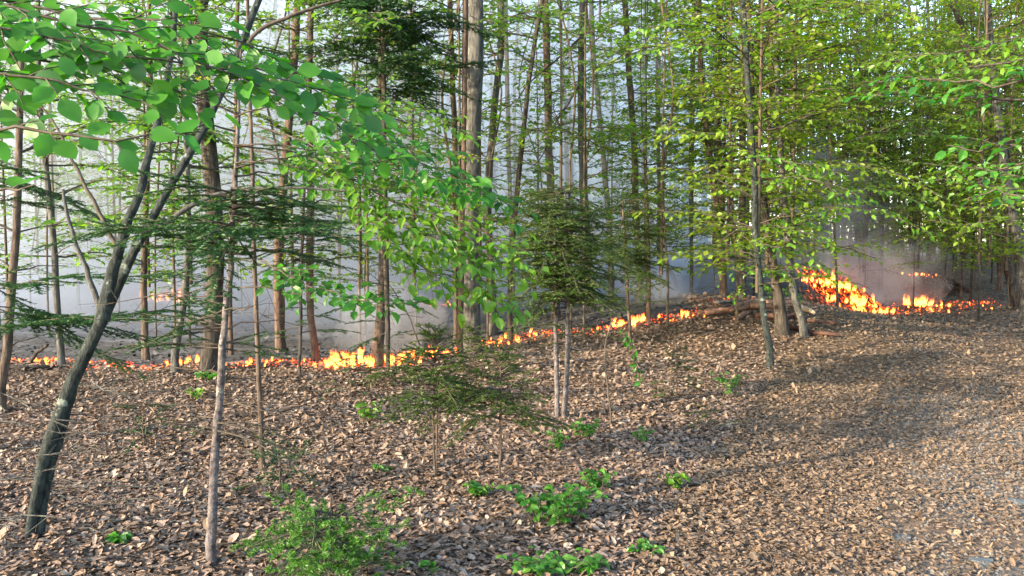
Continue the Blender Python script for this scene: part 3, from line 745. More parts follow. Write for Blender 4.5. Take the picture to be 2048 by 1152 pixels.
TT('reddish short trunk by the right side of the young spruces', 'red', [(1297, 590, 9), (1296, 500, 9), (1294, 400, 6), (1293, 330, 2)], d=12.5, top=.1, leafy=6, lm='light', lz=(1.5, 2.6))
TT('thin grey upright trunk in the smoke right of the forked pair', 'brown', [(1322, 480, 7), (1316, 300, 7), (1314, 150, 6), (1312, 0, 6)], d=18, twigs=4, crown_key=('sap', 1), leafy=12, lm='yellow')
TT('sunlit orange and grey trunk at the right edge of the smoke', 'red', [(1446, 600, 14), (1441, 500, 13), (1432, 400, 13), (1420, 320, 12), (1405, 200, 11), (1398, 0, 10)], d=15.2, twigs=5, crown_key=('sap', 0), leafy=16, lm='yellow')
TT('grey trunk beside the orange sunlit trunk', 'sapling', [(1452, 590, 10), (1446, 480, 10), (1440, 300, 9), (1442, 0, 8)], d=16, twigs=4, crown_key=('sap', 2), leafy=14, lm='yellow')
TT('dark trunk behind the leafy spray left of the slim pale tree', 'dark', [(1486, 598, 14), (1484, 480, 13), (1485, 350, 12), (1487, 150, 11), (1488, 0, 10)], d=15, twigs=4, crown_key=('sap', 3), leafy=16, lm='yellow')
D1 = TT('slim pale mossy tree with its foot alone on the leaf slope, right of centre', 'greygreen', [(1541, 740, 14), (1530, 650, 13), (1520, 560, 12), (1510, 450, 12), (1507, 340, 12), (1498, 200, 12), (1490, 80, 11), (1486, 0, 11)], twigs=6, crown_key=('sap', 1), crown_s=.9, leafy=14, lm='yellow')
D2 = TT('thickest dark tree by the wood heap, leaning left', 'dark', [(1565, 672, 27), (1557, 600, 22), (1546, 520, 18), (1530, 430, 16), (1518, 360, 14), (1506, 250, 13), (1500, 100, 12), (1496, 0, 11)], twigs=6, crown_key=('sap', 2), leafy=18, lm='yellow')
D3 = TT('grey tree slanting left out of the right end of the wood heap', 'grey', [(1612, 675, 15), (1597, 625, 15), (1584, 570, 14), (1574, 480, 13), (1566, 370, 13), (1557, 240, 12), (1553, 100, 12), (1550, 0, 11)], twigs=6, crown_key=('sap', 0), leafy=16, lm='yellow')
E1 = TT('dark tree leaning left at the right edge above the track', 'dark', [(2034, 618, 20), (2022, 560, 18), (2012, 480, 17), (2030, 400, 16), (2000, 300, 14), (1960, 220, 13), (1945, 130, 13), (1925, 60, 12), (1905, 0, 11)], twigs=6, crown_key=('sap', 3), leafy=36, lm='beech_pale')
TT('sunlit grey trunk at the right frame edge beside the leaning dark tree', 'grey', [(2052, 618, 22), (2046, 520, 20), (2020, 410, 18), (2005, 300, 16), (1985, 150, 15), (1975, 0, 14)], d=15.5, twigs=5, crown_key=('sap', 1), leafy=16, lm='yellow')
TT('straight brown trunk standing past the track near the right edge', 'red', [(2000, 560, 10), (1995, 450, 10), (1988, 380, 10), (1980, 250, 9), (1972, 0, 9)], d=22, twigs=4, crown_key=('sapfar', 0), leafy=14, lm='yellow')
TT('thin young tree rising through the burning brush pile', 'sapling', [(1675, 600, 6), (1672, 520, 5), (1668, 450, 5), (1660, 300, 4)], d=15.0, top=5, twigs=6, leafy=6, lm='beech_pale')

# --- pale trunks fading in the smoke: nothing tells them apart
def far_tree(px, d, wpx, key, label, group, barkm, s=1.0, top=12, seed=0):
    rng = rg(900 + seed); x0 = px + rng.normal(0, 8); py = 560
    return trunk_tree(label, barkm, [(px, 560, wpx), (px + rng.normal(0, 6), 350, wpx * .95), (x0, 180, wpx * .9), (x0 + rng.normal(0, 10), 0, wpx * .8)], d=d, top=top, crown_key=key, crown_s=s, sides=7, group=group)
k = 0
for px in np.linspace(-40, 1440, 36):
    k += 1; d = float(RNG.uniform(18, 40)); wd = RNG.uniform(.07, .15) * F / d
    far_tree(px + RNG.normal(0, 22), d, wd, (None if (k % 3 == 0 or 880 < px < 1330) else ('sapfar', k % 3)), 'tall trunk fading into the pale smoke beyond the fire', 'trunks in the smoke', random.choice(['grey', 'brown', 'red']), 1.1, 13, k)

k = 0
for px in np.linspace(20, 1460, 26):
    k += 1; d = float(RNG.uniform(11.5, 19)); wd = RNG.uniform(.025, .045) * F / d; px = px + RNG.normal(0, 25)
    trunk_tree('thin leafy sapling among the trunks just behind the line of flames', 'sapling', [(px, 560, wd), (px + RNG.normal(0, 8), 350, wd), (px + RNG.normal(0, 14), 180, wd * .9), (px + RNG.normal(0, 22), 0, wd * .8)], d=d, top=7, crown_key=('lite', k % 3), crown_s=float(RNG.uniform(.85, 1.15)), sides=5, group='saplings behind the fire line', name='sapling')

# --- thicket of saplings on the right
k = 0
for i in range(74):
    d = float(RNG.uniform(13.5, 40)); px = float(RNG.uniform(1500, 2120))
    if d < 19 and 1600 < px < 1960: d += 9
    if i < 9: px = 1765 + i * 16; d = 24 + (i * 7) % 13
    k += 1; wd = RNG.uniform(.024, .06) * F / d
    key = ('sap', k % 4) if d < 27 else ('sapfar', k % 3)
    if 1600 < px < 1900 and d > 20 and k % 5 == 0: key = ('brown', 0)
    x0 = px + RNG.normal(0, 14)
    trunk_tree('thin leafy sapling in the dense thicket on the right', random.choice(['sapling', 'brown', 'dark']), [(px, 520, wd), (px + RNG.normal(0, 5), 350, wd), (x0, 180, wd * .9), (x0 + RNG.normal(0, 12), 0, wd * .8)], d=d, top=10.5, crown_key=key, crown_s=float(RNG.uniform(.8, 1.15)), sides=5, group='saplings of the right thicket', name='sapling')

# --- layered leafy sprays of the right half
RB = [
  (E1, [(2120, 190, 5.2), (2000, 200, 5.2), (1900, 195, 5.4), (1800, 190, 5.6), (1700, 200, 5.8)], .072, 60, .42, 'beech'),
  (E1, [(2150, 260, 5.0), (2040, 290, 4.9), (1960, 300, 5.0), (1890, 290, 5.2)], .075, 60, .42, 'beech'),
  (E1, [(2150, 400, 4.8), (2060, 400, 4.8), (1990, 380, 4.9), (1930, 400, 5.0)], .072, 40, .34, 'beech'),
  (E1, [(2100, 60, 6.5), (1980, 90, 6.5), (1850, 110, 6.7), (1720, 140, 7.0)], .075, 40, .5, 'beech_pale'),
  (D2, [(1560, 470, 10.5), (1620, 440, 9.5), (1700, 415, 9.0), (1790, 430, 8.8), (1870, 475, 8.6)], .08, 50, .55, 'beech_pale'),
  (D2, [(1520, 400, 11), (1600, 350, 10), (1700, 330, 9.5), (1800, 350, 9.2), (1890, 400, 9)], .08, 40, .6, 'yellow'),
  (D3, [(1560, 300, 11), (1640, 235, 10), (1740, 190, 9.5), (1860, 165, 9)], .08, 40, .6, 'yellow'),
  (D3, [(1570, 560, 11.5), (1530, 540, 10.5), (1480, 535, 10), (1430, 560, 9.8)], .075, 50, .45, 'beech_pale'),
  (D1, [(1505, 300, 8.9), (1430, 270, 8.6), (1350, 270, 8.4), (1290, 290, 8.2)], .075, 40, .5, 'yellow'),
  (D1, [(1505, 330, 8.9), (1560, 320, 8.2), (1630, 330, 8.0), (1700, 360, 8.0)], .075, 50, .5, 'beech_pale'),
  (D1, [(1510, 480, 8.9), (1540, 490, 8.4), (1600, 500, 8.2), (1650, 540, 8.2)], .072, 40, .35, 'beech_pale'),
  (D1, [(1495, 120, 8.9), (1420, 60, 8.4), (1340, 50, 8.2), (1240, 70, 8.0)], .075, 40, .5, 'beech_pale'),
  (D1, [(1495, 60, 8.9), (1600, 20, 8.4), (1720, 10, 8.2), (1860, 30, 8.0)], .075, 40, .6, 'yellow'),
  (D2, [(1500, 120, 12), (1560, 60, 11), (1680, 70, 10.5), (1800, 60, 10)], .08, 30, .7, 'yellow'),
  (E1, [(2030, 150, 10), (1960, 130, 9.6), (1860, 110, 9.4), (1740, 120, 9)], .08, 30, .6, 'yellow'),
  (E1, [(2080, 330, 8.5), (2000, 340, 8.3), (1900, 330, 8.3), (1800, 320, 8.5)], .075, 40, .55, 'beech_pale'),
  (E1, [(2090, 470, 9), (2000, 440, 8.8), (1930, 450, 8.8), (1850, 440, 9)], .075, 30, .5, 'yellow'),
]
RB = RB + [(T, [(a + 25, b + (38 if j % 2 else -34), c * (1.12 if j % 3 else .95)) for a, b, c in ln], lf, 15, tw, lm) for j, (T, ln, lf, no, tw, lm) in enumerate(RB)]
for i, (T, ln, lf, no, tw, lm) in enumerate(RB):
    add_branch(T, [P(*a) for a in ln], rg(140 + i), lm, no, 'mid', n=12, r0=.009, twig=tw, gap=.10, leaf=lf, lgap=.048, up=(0, -.22, .97), tilt=.34, start=.1, level=2 if tw >= .5 else 1)

rb = rg(555)
for j in range(84):
    px = [560, 700, 860, 1000, 1080, 1150, 1230, 1300, 1380, 1460, 1500, 1560, 1640, 1720, 1850, 1950][j % 16] + rb.normal(0, 30)
    bx, T = min(BYX, key=lambda q: abs(q[0] - px) + rb.uniform(0, 60)); q_, r_ = T_pts[T.name]; dT = q_[2][1]
    py = rb.uniform(-30, 330 if px > 1200 else 170); a = int(np.argmin(np.abs(q_[:, 2] - P(px, py + 20, dT)[2]))); sg = rb.choice([-1, 1]); L = rb.uniform(1.2, 3.0)
    az = (0 if sg > 0 else math.pi) + rb.normal(0, .5) - (.5 if sg > 0 else -.5); dv = np.array([math.cos(az), math.sin(az), rb.uniform(-.05, .35)])
    wd = MB(); lv = Leaves(); p0 = q_[a]
    spray(wd, lv, [p0, p0 + dv * L * .35, p0 + dv * L * .7, p0 + dv * L + np.array([0, 0, -.12 * L])], rb, r0=.012, twig=.8, gap=.13, leaf=.085, lgap=.042, up=(0, -.25, .97), tilt=.35, droop=.05, level=2)
    p_, d_, n_, s_ = lv.arr(); place(wd, LEAF_M, p_, d_, n_, s_, 1)
    wd.build('leafy_bough', [M['twig'], M['light' if px < 1250 else ('yellow' if j % 3 else 'light')]], T, 'stuff')

# long bare/leafy limbs crossing the bright smoke above the centre
G1 = [([(1180, 60, 13.5), (1100, 130, 13.2), (1020, 210, 13), (940, 290, 13)], .08), ([(1170, 150, 14), (1110, 250, 13.5), (1050, 340, 13), (1000, 330, 13)], .08)]
for i, (ln, lf) in enumerate(G1):
    add_branch(D1, [P(*a) for a in ln], rg(190 + i), 'far', 0, 'mid', 'dark', n=12, r0=.02, twig=.7, gap=.35, leaf=.07, lgap=.09, tilt=.4, level=1, rest_tpl=LEAF_F)

# --- conifers
def conifer(label, px, py, H, Rb, nm='needle', seed=0, d=None, cat='young spruce', mats=None, name='young_spruce', z0=.25, **kw):
    b = hit(px, py) if d is None else np.array([P(px, py, d)[0], d, gz(P(px, py, d)[0], d)])
    T = thing(name, label, cat, b)
    mb = conifer_mesh(seed, H, Rb, None, z0=z0, **kw)
    me = mb.mesh('crown', mats or [M['twig'], M[nm], M['needle_new']])
    rng = rg(seed); m2 = MB(); q, x = smooth_path([b + (0, 0, -.05), b + (.01, 0, H * .5), b + (0, 0, H * .98)], 8, rng, .002)
    tube(m2, q, (.004 + H * .0045) * (1 - .8 * x), 7, 0, rng=rng); m2.build('trunk', [M['brown']], T)
    mesh_child('crown', me, T, b, (0, 0, rng.uniform(0, 6.28)), 1.0, 'stuff')
    return T
# twin-stemmed spruce in the centre right
S1 = thing('young_spruce', 'twin-stemmed young spruce with pale thin stems and flat dark branches', 'young spruce', hit(1122, 838))
b1 = hit(1122, 838); dS = b1[1]
for sx, a, bb in ((0, [(1116, 845, 11), (1113, 740, 10), (1112, 600, 9), (1110, 480, 7), (1112, 390, 4)], 1), (1, [(1128, 845, 12), (1134, 740, 10), (1136, 620, 9), (1132, 500, 7), (1130, 380, 4)], 2)):
    stem(S1, a, dS, 'white', 'trunk', 0.0, 8, bb)
rng = rg(77); mb = MB()
def Sbr(mb, px, pymin, pymax, n, L, d, rng, azr=None, **kw):
    for i in range(n):
        py = pymin + (pymax - pymin) * (i + rng.random()) / n
        az = rng.uniform(0, 6.28) if azr is None else rng.uniform(*azr)
        conifer_branch(mb, P(px, py, d), az, L * rng.uniform(.35, 1.25) * (.5 + .5 * min(1, (py - pymin) / (pymax - pymin) * 2 + .1)), rng, **kw)
Sbr(mb, 1113, 385, 600, 100, .54, dS, rng, el=.12, droop=.3, bare=.1)
Sbr(mb, 1131, 378, 615, 130, .64, dS, rng, el=.1, droop=.3, bare=.1)
Sbr(mb, 1133, 600, 700, 14, .40, dS, rng, droop=.1, el=.0, ns=.006)
mb.build('foliage', [M['twig'], M['needle_olive']], S1, 'stuff')
S2 = thing('young_spruce', 'wide young spruce leaning over the bank right of the twin-stemmed one', 'young spruce', hit(1262, 700))
d2 = 8.6; stem(S2, [(1262, 702, 8), (1256, 600, 7), (1250, 500, 6), (1246, 400, 4)], hit(1262, 700)[1], 'brown', 'trunk', 0, 7, 5)
mb = MB(); d2 = hit(1262, 700)[1]
Sbr(mb, 1250, 395, 560, 100, .66, d2, rng, el=.12, droop=.3, bare=.1)
Sbr(mb, 1254, 560, 615, 18, .6, d2, rng, el=.1, droop=.15, bare=.2)
mb.build('foliage', [M['twig'], M['needle_olive']], S2, 'stuff')

# narrow whitish spruce trunk in the left foreground
S3 = thing('young_spruce', 'narrow whitish spruce trunk in the left foreground with dark side branches', 'young spruce', tuple(P(420, 1165, 3.9)))
stem(S3, [(420, 1175, 21), (424, 1040, 19), (431, 900, 17), (441, 780, 15), (447, 680, 13), (458, 560, 11), (468, 430, 9), (474, 300, 7), (480, 100, 4)], 3.9, 'white', 'trunk', .01, 10, 9)
rng = rg(78); mb = MB()
Sbr(mb, 462, 375, 510, 40, .66, 3.95, rng, el=.1, droop=.18, bare=.12, ns=.0024)
Sbr(mb, 450, 600, 700, 9, .5, 3.95, rng, (2.4, 3.9), el=.05, droop=.15, bare=.2, ns=.0024)
Sbr(mb, 446, 680, 700, 3, .5, 3.95, rng, (-.5, .6), el=.0, droop=.1, bare=.2)
Sbr(mb, 436, 840, 870, 4, .5, 3.9, rng, (-.7, .5), el=.0, droop=.35, bare=.4, ns=.012)
Sbr(mb, 434, 850, 870, 2, .25, 3.9, rng, (2.6, 3.6), el=.0, droop=.35, bare=.4, ns=.01)
Sbr(mb, 470, 90, 370, 14, .55, 3.95, rng, el=.15, droop=.2, bare=.3, ns=.006)
mb.build('foliage', [M['twig'], M['needle'], M['needle_new']], S3, 'stuff')
rng = rg(79); mb = MB()
for i in range(16):
    z = rng.uniform(500, 900); a = P(445 - (z - 700) * .05, z, 3.93); az = rng.choice([0, math.pi]) + rng.normal(0, .7); L = rng.uniform(.25, .8)
    e = a + np.array([math.cos(az), math.sin(az) * .6, rng.uniform(-.3, .15)]) * L
    pp, xx = smooth_path([a, (a + e) / 2 + (0, 0, .03), e], 6, rng, .01); tube(mb, pp, .004 * (1 - .7 * xx), 4, 0, rng=rng)
    for j in range(5):
        c = pp[rng.integers(1, 6)]; tube(mb, [c, c + norm(rng.normal(0, 1, 3) + (e - a) * 2) * L * .25], [.0018, .0008], 3, 0, rng=rng)
mb.build('bare_twigs', [M['twig']], S3, 'stuff')

# spruce at the left edge reaching right with low flat boughs
S4 = thing('spruce', 'spruce at the left edge reaching low blue-green boughs across the left', 'spruce', tuple(hit(-40, 800)))
d4 = 6.0; stem(S4, [(-45, 900, 30), (-44, 700, 26), (-40, 400, 20), (-38, 0, 14)], d4, 'dark', 'trunk', 0, 9, 12)
rng = rg(80); mb = MB()
Sbr(mb, -40, 540, 660, 9, 1.75, d4, rng, (-.45, .45), el=.0, droop=.08, bare=.12, ns=.003, gap=.04, ln=.024, w_=.006, twig=.24)
Sbr(mb, -40, 310, 400, 8, .75, d4, rng, (-.6, .6), el=.1, droop=.15, bare=.1, ns=.003, ln=.024, w_=.006)
Sbr(mb, -40, 60, 300, 6, .7, d4, rng, (-.6, .6), el=.1, droop=.15, bare=.2, ns=.009)
mb.build('foliage', [M['twig'], M['needle']], S4, 'stuff')
# taller hemlock whose dark boughs hang at the top middle
S5 = thing('hemlock', 'tall dark hemlock whose hanging boughs fill the top left of centre', 'hemlock', tuple(hit(775, 745)))
d5 = 9.4; stem(S5, [(776, 742, 10), (774, 600, 10), (770, 400, 10), (768, 200, 9), (766, 0, 8), (764, -300, 5)], hit(775, 745)[1], 'dark', 'trunk', 0, 8, 13); d5 = hit(775, 745)[1]
rng = rg(81); mb = MB()
Sbr(mb, 768, -80, 180, 60, 1.2, d5, rng, el=.15, droop=.35, bare=.1, ns=.0045, ln=.034, w_=.010, gap=.06)
Sbr(mb, 768, 170, 380, 30, .8, d5, rng, el=.1, droop=.35, bare=.3, ns=.008, ln=.03, w_=.008, gap=.08)
Sbr(mb, 774, 560, 680, 9, .8, d5, rng, el=.0, droop=.25, bare=.2, ns=.0045, ln=.03, w_=.008, gap=.06)
mb.build('foliage', [M['twig'], M['needle']], S5, 'stuff')
S6 = thing('hemlock', 'hemlock sapling with dark flat sprays left of the tall hemlock', 'hemlock', tuple(hit(600, 752)))
d6 = hit(600, 752)[1]; stem(S6, [(600, 755, 7), (602, 600, 7), (606, 450, 6), (610, 330, 4)], d6, 'dark', 'trunk', 0, 7, 14)
rng = rg(82); mb = MB()
Sbr(mb, 606, 380, 520, 30, .75, d6, rng, el=.08, droop=.25, bare=.1, ns=.0045, ln=.03, w_=.008, gap=.055)
Sbr(mb, 602, 600, 680, 8, .6, d6, rng, el=.0, droop=.2, bare=.2, ns=.005, ln=.03, w_=.007, gap=.06)
mb.build('foliage', [M['twig'], M['needle']], S6, 'stuff')

conifer('small dark spruce at the foot of the large central trunk', 948, 755, .62, .30, 'needle_olive', 21, whorl=.04, nb=6, z0=.12)
conifer('bushy young spruce below the flames, left of the thin bare stem pair', 872, 958, 1.02, .46, 'needle_olive', 22, whorl=.035, nb=6, z0=.50, tips=False)
conifer('lower right one of the two young spruces on the leaf slope', 1000, 965, .92, .42, 'needle_olive', 23, whorl=.04, nb=6, z0=.42)
conifer('thin wispy spruce seedling on the slope right of the twin stems', 1352, 800, .55, .26, 'needle_olive', 24, whorl=.09, nb=4, z0=.1)
conifer('sparse wispy spruce seedling low at the left, beside the leaning tree', 290, 900, .42, .34, 'needle', 26, whorl=.09, nb=4, z0=.08, gap=.07)
conifer('thin faded spruce seedling right of the narrow whitish trunk', 560, 990, .40, .38, 'needle', 27, whorl=.10, nb=4, z0=.08, gap=.07)
conifer('sparse spruce seedling in the leaves below the drooping leafy tip', 1420, 870, .3, .26, 'needle_olive', 28, whorl=.09, nb=4, z0=.06, gap=.07)
conifer('low olive spruce seedling just below the brightest flames', 790, 770, .40, .42, 'needle_olive', 29, whorl=.05, nb=5, z0=.08)
conifer('faint grey-green spruce seedling at the left of the leaf slope', 700, 800, .45, .4, 'needle', 25, whorl=.10, nb=4, z0=.1, gap=.08)
# fir seedling with fresh tips, bottom centre left
b = hit(660, 1175); T = thing('fir_seedling', 'low fir seedling with fresh lime green tips at the bottom edge', 'fir seedling', b)
rng = rg(31); mb = MB()
for i in range(40):
    az = rng.uniform(0, 6.28); conifer_branch(mb, b + np.array([rng.normal(0, .06), rng.normal(0, .05), rng.uniform(.03, .36)]), az, rng.uniform(.16, .42), rng, el=.25, droop=.2, gap=.035, ns=.0035, ln=.016, w_=.0028, r0=.004, bare=.1, tips=True)
mb.build('foliage', [M['twig'], M['needle'], M['needle_new']], T, 'stuff')
mb = MB(); tube(mb, [b + (0, 0, -.04), b + (0, 0, .2), b + (.01, 0, .42)], [.010, .008, .003], 6); mb.build('stem', [M['brown']], T)

# --- leafy seedlings
def seedling(label, px, py, wpx, hpx, n, leaf=.06, seed=0, leafm='seedling', d=None):
    b = hit(px, py); d = b[1]; T = thing('leafy_seedling', label, 'seedling', b); rng = rg(seed)
    wd = MB(); lv = Leaves(); W = wpx / F * d / 2; H = hpx / F * d
    for i in range(n):
        az = rng.uniform(0, 6.28); rr = W * math.sqrt(rng.random()); e = b + np.array([math.cos(az) * rr, math.sin(az) * rr * .6, H * rng.uniform(.45, 1)])
        s0 = b + np.array([math.cos(az) * rr * .35, math.sin(az) * rr * .2, 0])
        q = [s0, s0 * .5 + e * .5 + np.array([0, 0, .25 * H]), e]
        pts, x = smooth_path(q, 6, rng, .004); tube(wd, pts, .0028 * (1 - .6 * x), 4, 0, rng=rng)
        for j in range(rng.integers(4, 8)):
            u = rng.uniform(.35, 1); p = pts[int(u * 5)]; a2 = rng.uniform(0, 6.28)
            lv.add(p, np.array([math.cos(a2), math.sin(a2), rng.uniform(-.3, .3)]), np.array([0, -.45, 1]) + rng.normal(0, .3, 3), leaf * rng.uniform(.6, 1.15))
    st = wd.build('stem', [M['twig']], T); leaves_out(lv, T, M[leafm], 45, 'mid')
    return T
seedling('broad clump of bright green seedling leaves at lower centre', 1110, 1050, 250, 95, 42, .06, 51)
seedling('small bright clump at the foot of the twin pale stems', 1118, 905, 80, 60, 10, .05, 52)
seedling('low spreading seedlings along the bottom edge right of centre', 1110, 1155, 260, 50, 26, .055, 53)
seedling('sparse seedlings at the bottom right of the low spreading clump', 1290, 1115, 130, 30, 8, .045, 54)
seedling('seedling leaves beside the clump, nearer the right', 1190, 985, 110, 60, 14, .055, 55)
seedling('single leafy sprig under the hanging branch on the slope', 1285, 890, 70, 45, 6, .05, 56)
seedling('bright maple seedling on the slope left of the pale mossy tree', 1455, 800, 100, 75, 12, .06, 57)
seedling('solitary dark green seedling at lower left between the two foreground trunks', 243, 1092, 66, 22, 4, .07, 58, 'beech')
seedling('pale green sprig between the foreground trunk and the bushy young spruce', 745, 850, 90, 60, 8, .06, 59, 'beech_pale')
seedling('single large green leaf sprig at the bottom edge, left of centre', 868, 1152, 40, 22, 2, .08, 60, 'beech')
seedling('tiny green sprig on the leaves left of the bushy young spruce stem', 762, 948, 44, 18, 4, .05, 61)
seedling('upper sprig of the leafy clump under the lower right spruce', 960, 1000, 90, 40, 10, .055, 62)
seedling('bright leafy sprigs on the slope between the twin stems and the thin drooping sapling', 1175, 880, 90, 55, 10, .055, 63)
seedling('pale sprig close to the burning line, in front of the central trunk', 905, 800, 80, 50, 8, .06, 64, 'beech_pale')
seedling('yellow-green low shrub right of the bright leafy clump', 1340, 985, 90, 45, 9, .05, 65, 'beech_pale')
seedling('bright green leaves under the thick dark trunk by the flames', 425, 765, 90, 26, 9, .07, 67)
seedling('leafy sprig near the pale twig lying left of centre', 395, 800, 60, 30, 6, .06, 68, 'beech_pale')
# leafy twig hanging in front of the bank
T = trunk_tree('thin sapling with a drooping leafy tip over the bank, right of the young spruces', 'twig', [(1222, 860, 4), (1214, 760, 4), (1212, 680, 3), (1225, 640, 3)], top=.1, name='sapling', sides=5)
dT = hit(1222, 860)[1]
add_branch(T, [P(1225, 640, dT), P(1245, 660, dT), P(1268, 710, dT), P(1284, 772, dT)], rg(66), 'beech', 30, 'mid', n=8, r0=.003, twig=.07, gap=.04, leaf=.055, lgap=.03, up=(.3, -.7, .5), tilt=.4, level=1)

# --- forked dead twigs lying and standing in the left foreground
T = thing('dead_brush', 'tangle of thin grey dead twigs at the left foreground', 'dead brush', tuple(hit(60, 900)))
rng = rg(91); mb = MB()
for i in range(26):
    a = P(rng.uniform(-60, 260), rng.uniform(760, 1060), rng.uniform(3.6, 5)); a[2] = max(a[2], gz(a[0], a[1])); az = rng.uniform(-.9, .9) + (3.14 if rng.random() < .4 else 0); L = rng.uniform(.3, .9)
    e = a + np.array([math.cos(az), math.sin(az) * .4, rng.uniform(-.35, .15)]) * L; e[2] = max(e[2], gz(e[0], e[1]) + .02)
    pp, xx = smooth_path([a, (a + e) / 2 + rng.normal(0, .04, 3), e], 7, rng, .008); tube(mb, pp, .0045 * (1 - .7 * xx), 4, 0, rng=rng)
    for j in range(5):
        c = pp[rng.integers(1, 6)]; tube(mb, [c, c + norm(rng.normal(0, 1, 3) * (1, .6, .8) + (e - a)) * L * .3], [.002, .0008], 3, 0, rng=rng)
mb.build('twig_tangle', [M['grey']], T, 'stuff')

def lying(label, pl, w_, barkm='log', name='fallen_stick', cat='stick', lift=0.0, group=None, sides=8, seed=0, d=None, z=None):
    rng = rg(700 + seed); pts = [];
    for (px, py) in pl:
        h = hit(px, py) if d is None else P(px, py, d)
        pts.append(h + np.array([0, 0, w_ * .8 + lift]) if d is None else h)
    q, x = smooth_path(pts, 12, rng, .006); mb = MB(); tube(mb, q, w_ * (1 - .45 * x) * (1 + rng.normal(0, .05, len(x))), sides, 0, cap=True, rng=rng)
    return tag(mb.build(name, [M[barkm]], loc=tuple(pts[0])), label, cat, group)
lying('long pale twig lying across the leaves left of centre', [(520, 770), (560, 764), (660, 768)], .010, 'grey', seed=1)
lying('dark stick lying on the slope right of the twin pale stems', [(1230, 925), (1300, 938), (1362, 944)], .010, 'dark', seed=2)
lying('thin stick on the leaf slope below the pale mossy tree', [(1510, 770), (1545, 778), (1575, 785)], .012, 'grey', seed=3)
lying('short dark stick on the leaves near the burning brush pile', [(1670, 650), (1700, 646), (1725, 650)], .02, 'dark', seed=4)
lying('charred branch standing up from the flames at the far left', [(55, 735), (75, 705), (96, 688)], .03, 'dark', seed=5, d=9.6, cat='charred branch', name='charred_branch')
lying('low charred log at the foot of the flames at the far left', [(0, 742), (50, 742), (110, 740)], .04, 'dark', seed=6, cat='charred log', name='charred_log')
lying('thin grey branch leaning out of the flames left of the central trunk', [(840, 690), (800, 600), (770, 560)], .012, 'dark', seed=7, d=11.5, cat='branch', name='dead_branch')

# --- wood heap between fire line and dark trees, firelight red put into its logs
LOGS = [
 ('longest firelit reddish pole of the wood heap, its left end in the fire', [(1395, 636), (1440, 628), (1500, 617), (1560, 616)], .055, 'log'),
 ('second pole just under the longest, left end smouldering', [(1410, 640), (1460, 634), (1520, 628)], .05, 'log'),
 ('short cut branch sticking out towards the camera from the heap middle', [(1462, 640), (1480, 628), (1500, 620)], .04, 'log'),
 ('twin short branch right beside the heap middle', [(1472, 644), (1492, 632), (1512, 622)], .04, 'log'),
 ('thin pale pole lying on top of the wood heap', [(1430, 618), (1480, 612), (1545, 614)], .03, 'grey'),
 ('firelit red pole running behind the slim mossy tree in the heap', [(1500, 632), (1560, 633), (1600, 628)], .05, 'log'),
 ('dark firelit red log low in the heap behind the thickest dark tree', [(1510, 642), (1560, 645), (1605, 640)], .06, 'logdark'),
 ('firelit red log above it between the dark and the grey tree', [(1530, 620), (1580, 618), (1612, 620)], .05, 'log'),
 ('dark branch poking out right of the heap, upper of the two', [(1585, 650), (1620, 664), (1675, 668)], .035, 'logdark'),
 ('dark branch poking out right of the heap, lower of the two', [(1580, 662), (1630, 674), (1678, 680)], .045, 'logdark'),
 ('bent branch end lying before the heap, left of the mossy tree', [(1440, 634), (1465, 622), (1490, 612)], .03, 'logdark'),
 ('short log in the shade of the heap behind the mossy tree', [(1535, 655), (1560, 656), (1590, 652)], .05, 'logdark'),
 ('pale flat piece of split wood right of the grey slanting tree', [(1600, 622), (1615, 628), (1628, 634)], .05, 'cut'),
]
for i, (lb, pl, w_, bk) in enumerate(LOGS):
    lying(lb, pl, w_, bk, 'log', 'log', lift=.02 + .05 * (i % 3), group='logs of the wood heap', seed=20 + i)

# --- burning brush pile and the dark brush heap beyond it
def brush(label, pl0, pl1, n, matf, name, cat, seed, rad=(.010, .03), hgt=.25, depth=1.6):
    """sticks laid from the crest line pl0 down to the toe line pl1"""
    rng = rg(seed); a0 = [P(*q) for q in pl0]; a1 = [P(*q) for q in pl1]
    base = hit(*pl1[0][:2]); T = thing(name, label, cat, base)
    for i in range(n):
        u = rng.random(); v_ = min(1, max(0, u + rng.normal(0, .12)))
        top, _ = smooth_path(a0, 21); bot, _ = smooth_path(a1, 21)
        s = top[int(u * 20)] + rng.normal(0, .06, 3); e = bot[int(v_ * 20)] + rng.normal(0, .05, 3)
        s[1] += rng.uniform(0, depth) ; f = rng.uniform(0, .3); g = rng.uniform(.6, 1.1); s, e = s + (e - s) * f, s + (e - s) * g
        for q in (s, e): q[2] = max(q[2], gz(q[0], q[1]) + .02)
        m_ = (s + e) / 2 + np.array([rng.normal(0, .03), rng.normal(0, .03), -.10 * rng.random() + .02]) ; m_[2] = max(m_[2], gz(m_[0], m_[1]) + .03)
        pp, x = smooth_path([s, m_, e], 7, rng, .008); r0 = rng.uniform(*rad); mb = MB(); tube(mb, pp, r0 * (1 - .6 * x), 5, 0, cap=True, rng=rng)
        mb.build('stick', [matf(rng, u)], T)
    return T
BP = brush('burning pile of long sticks glowing orange beside the track', [(1622, 538, 17.8), (1650, 540, 18.2), (1690, 556, 18.4), (1730, 575, 18.6)], [(1655, 600, 17.2), (1700, 622, 17.2), (1745, 630, 17.4), (1780, 630, 17.8)], 150,
      lambda r, u: M['glowstick'] if r.random() < .38 else (M['glowdim'] if r.random() < .6 else M['char']), 'brush_pile', 'brush pile', 301, (.007, .017), depth=1.2)
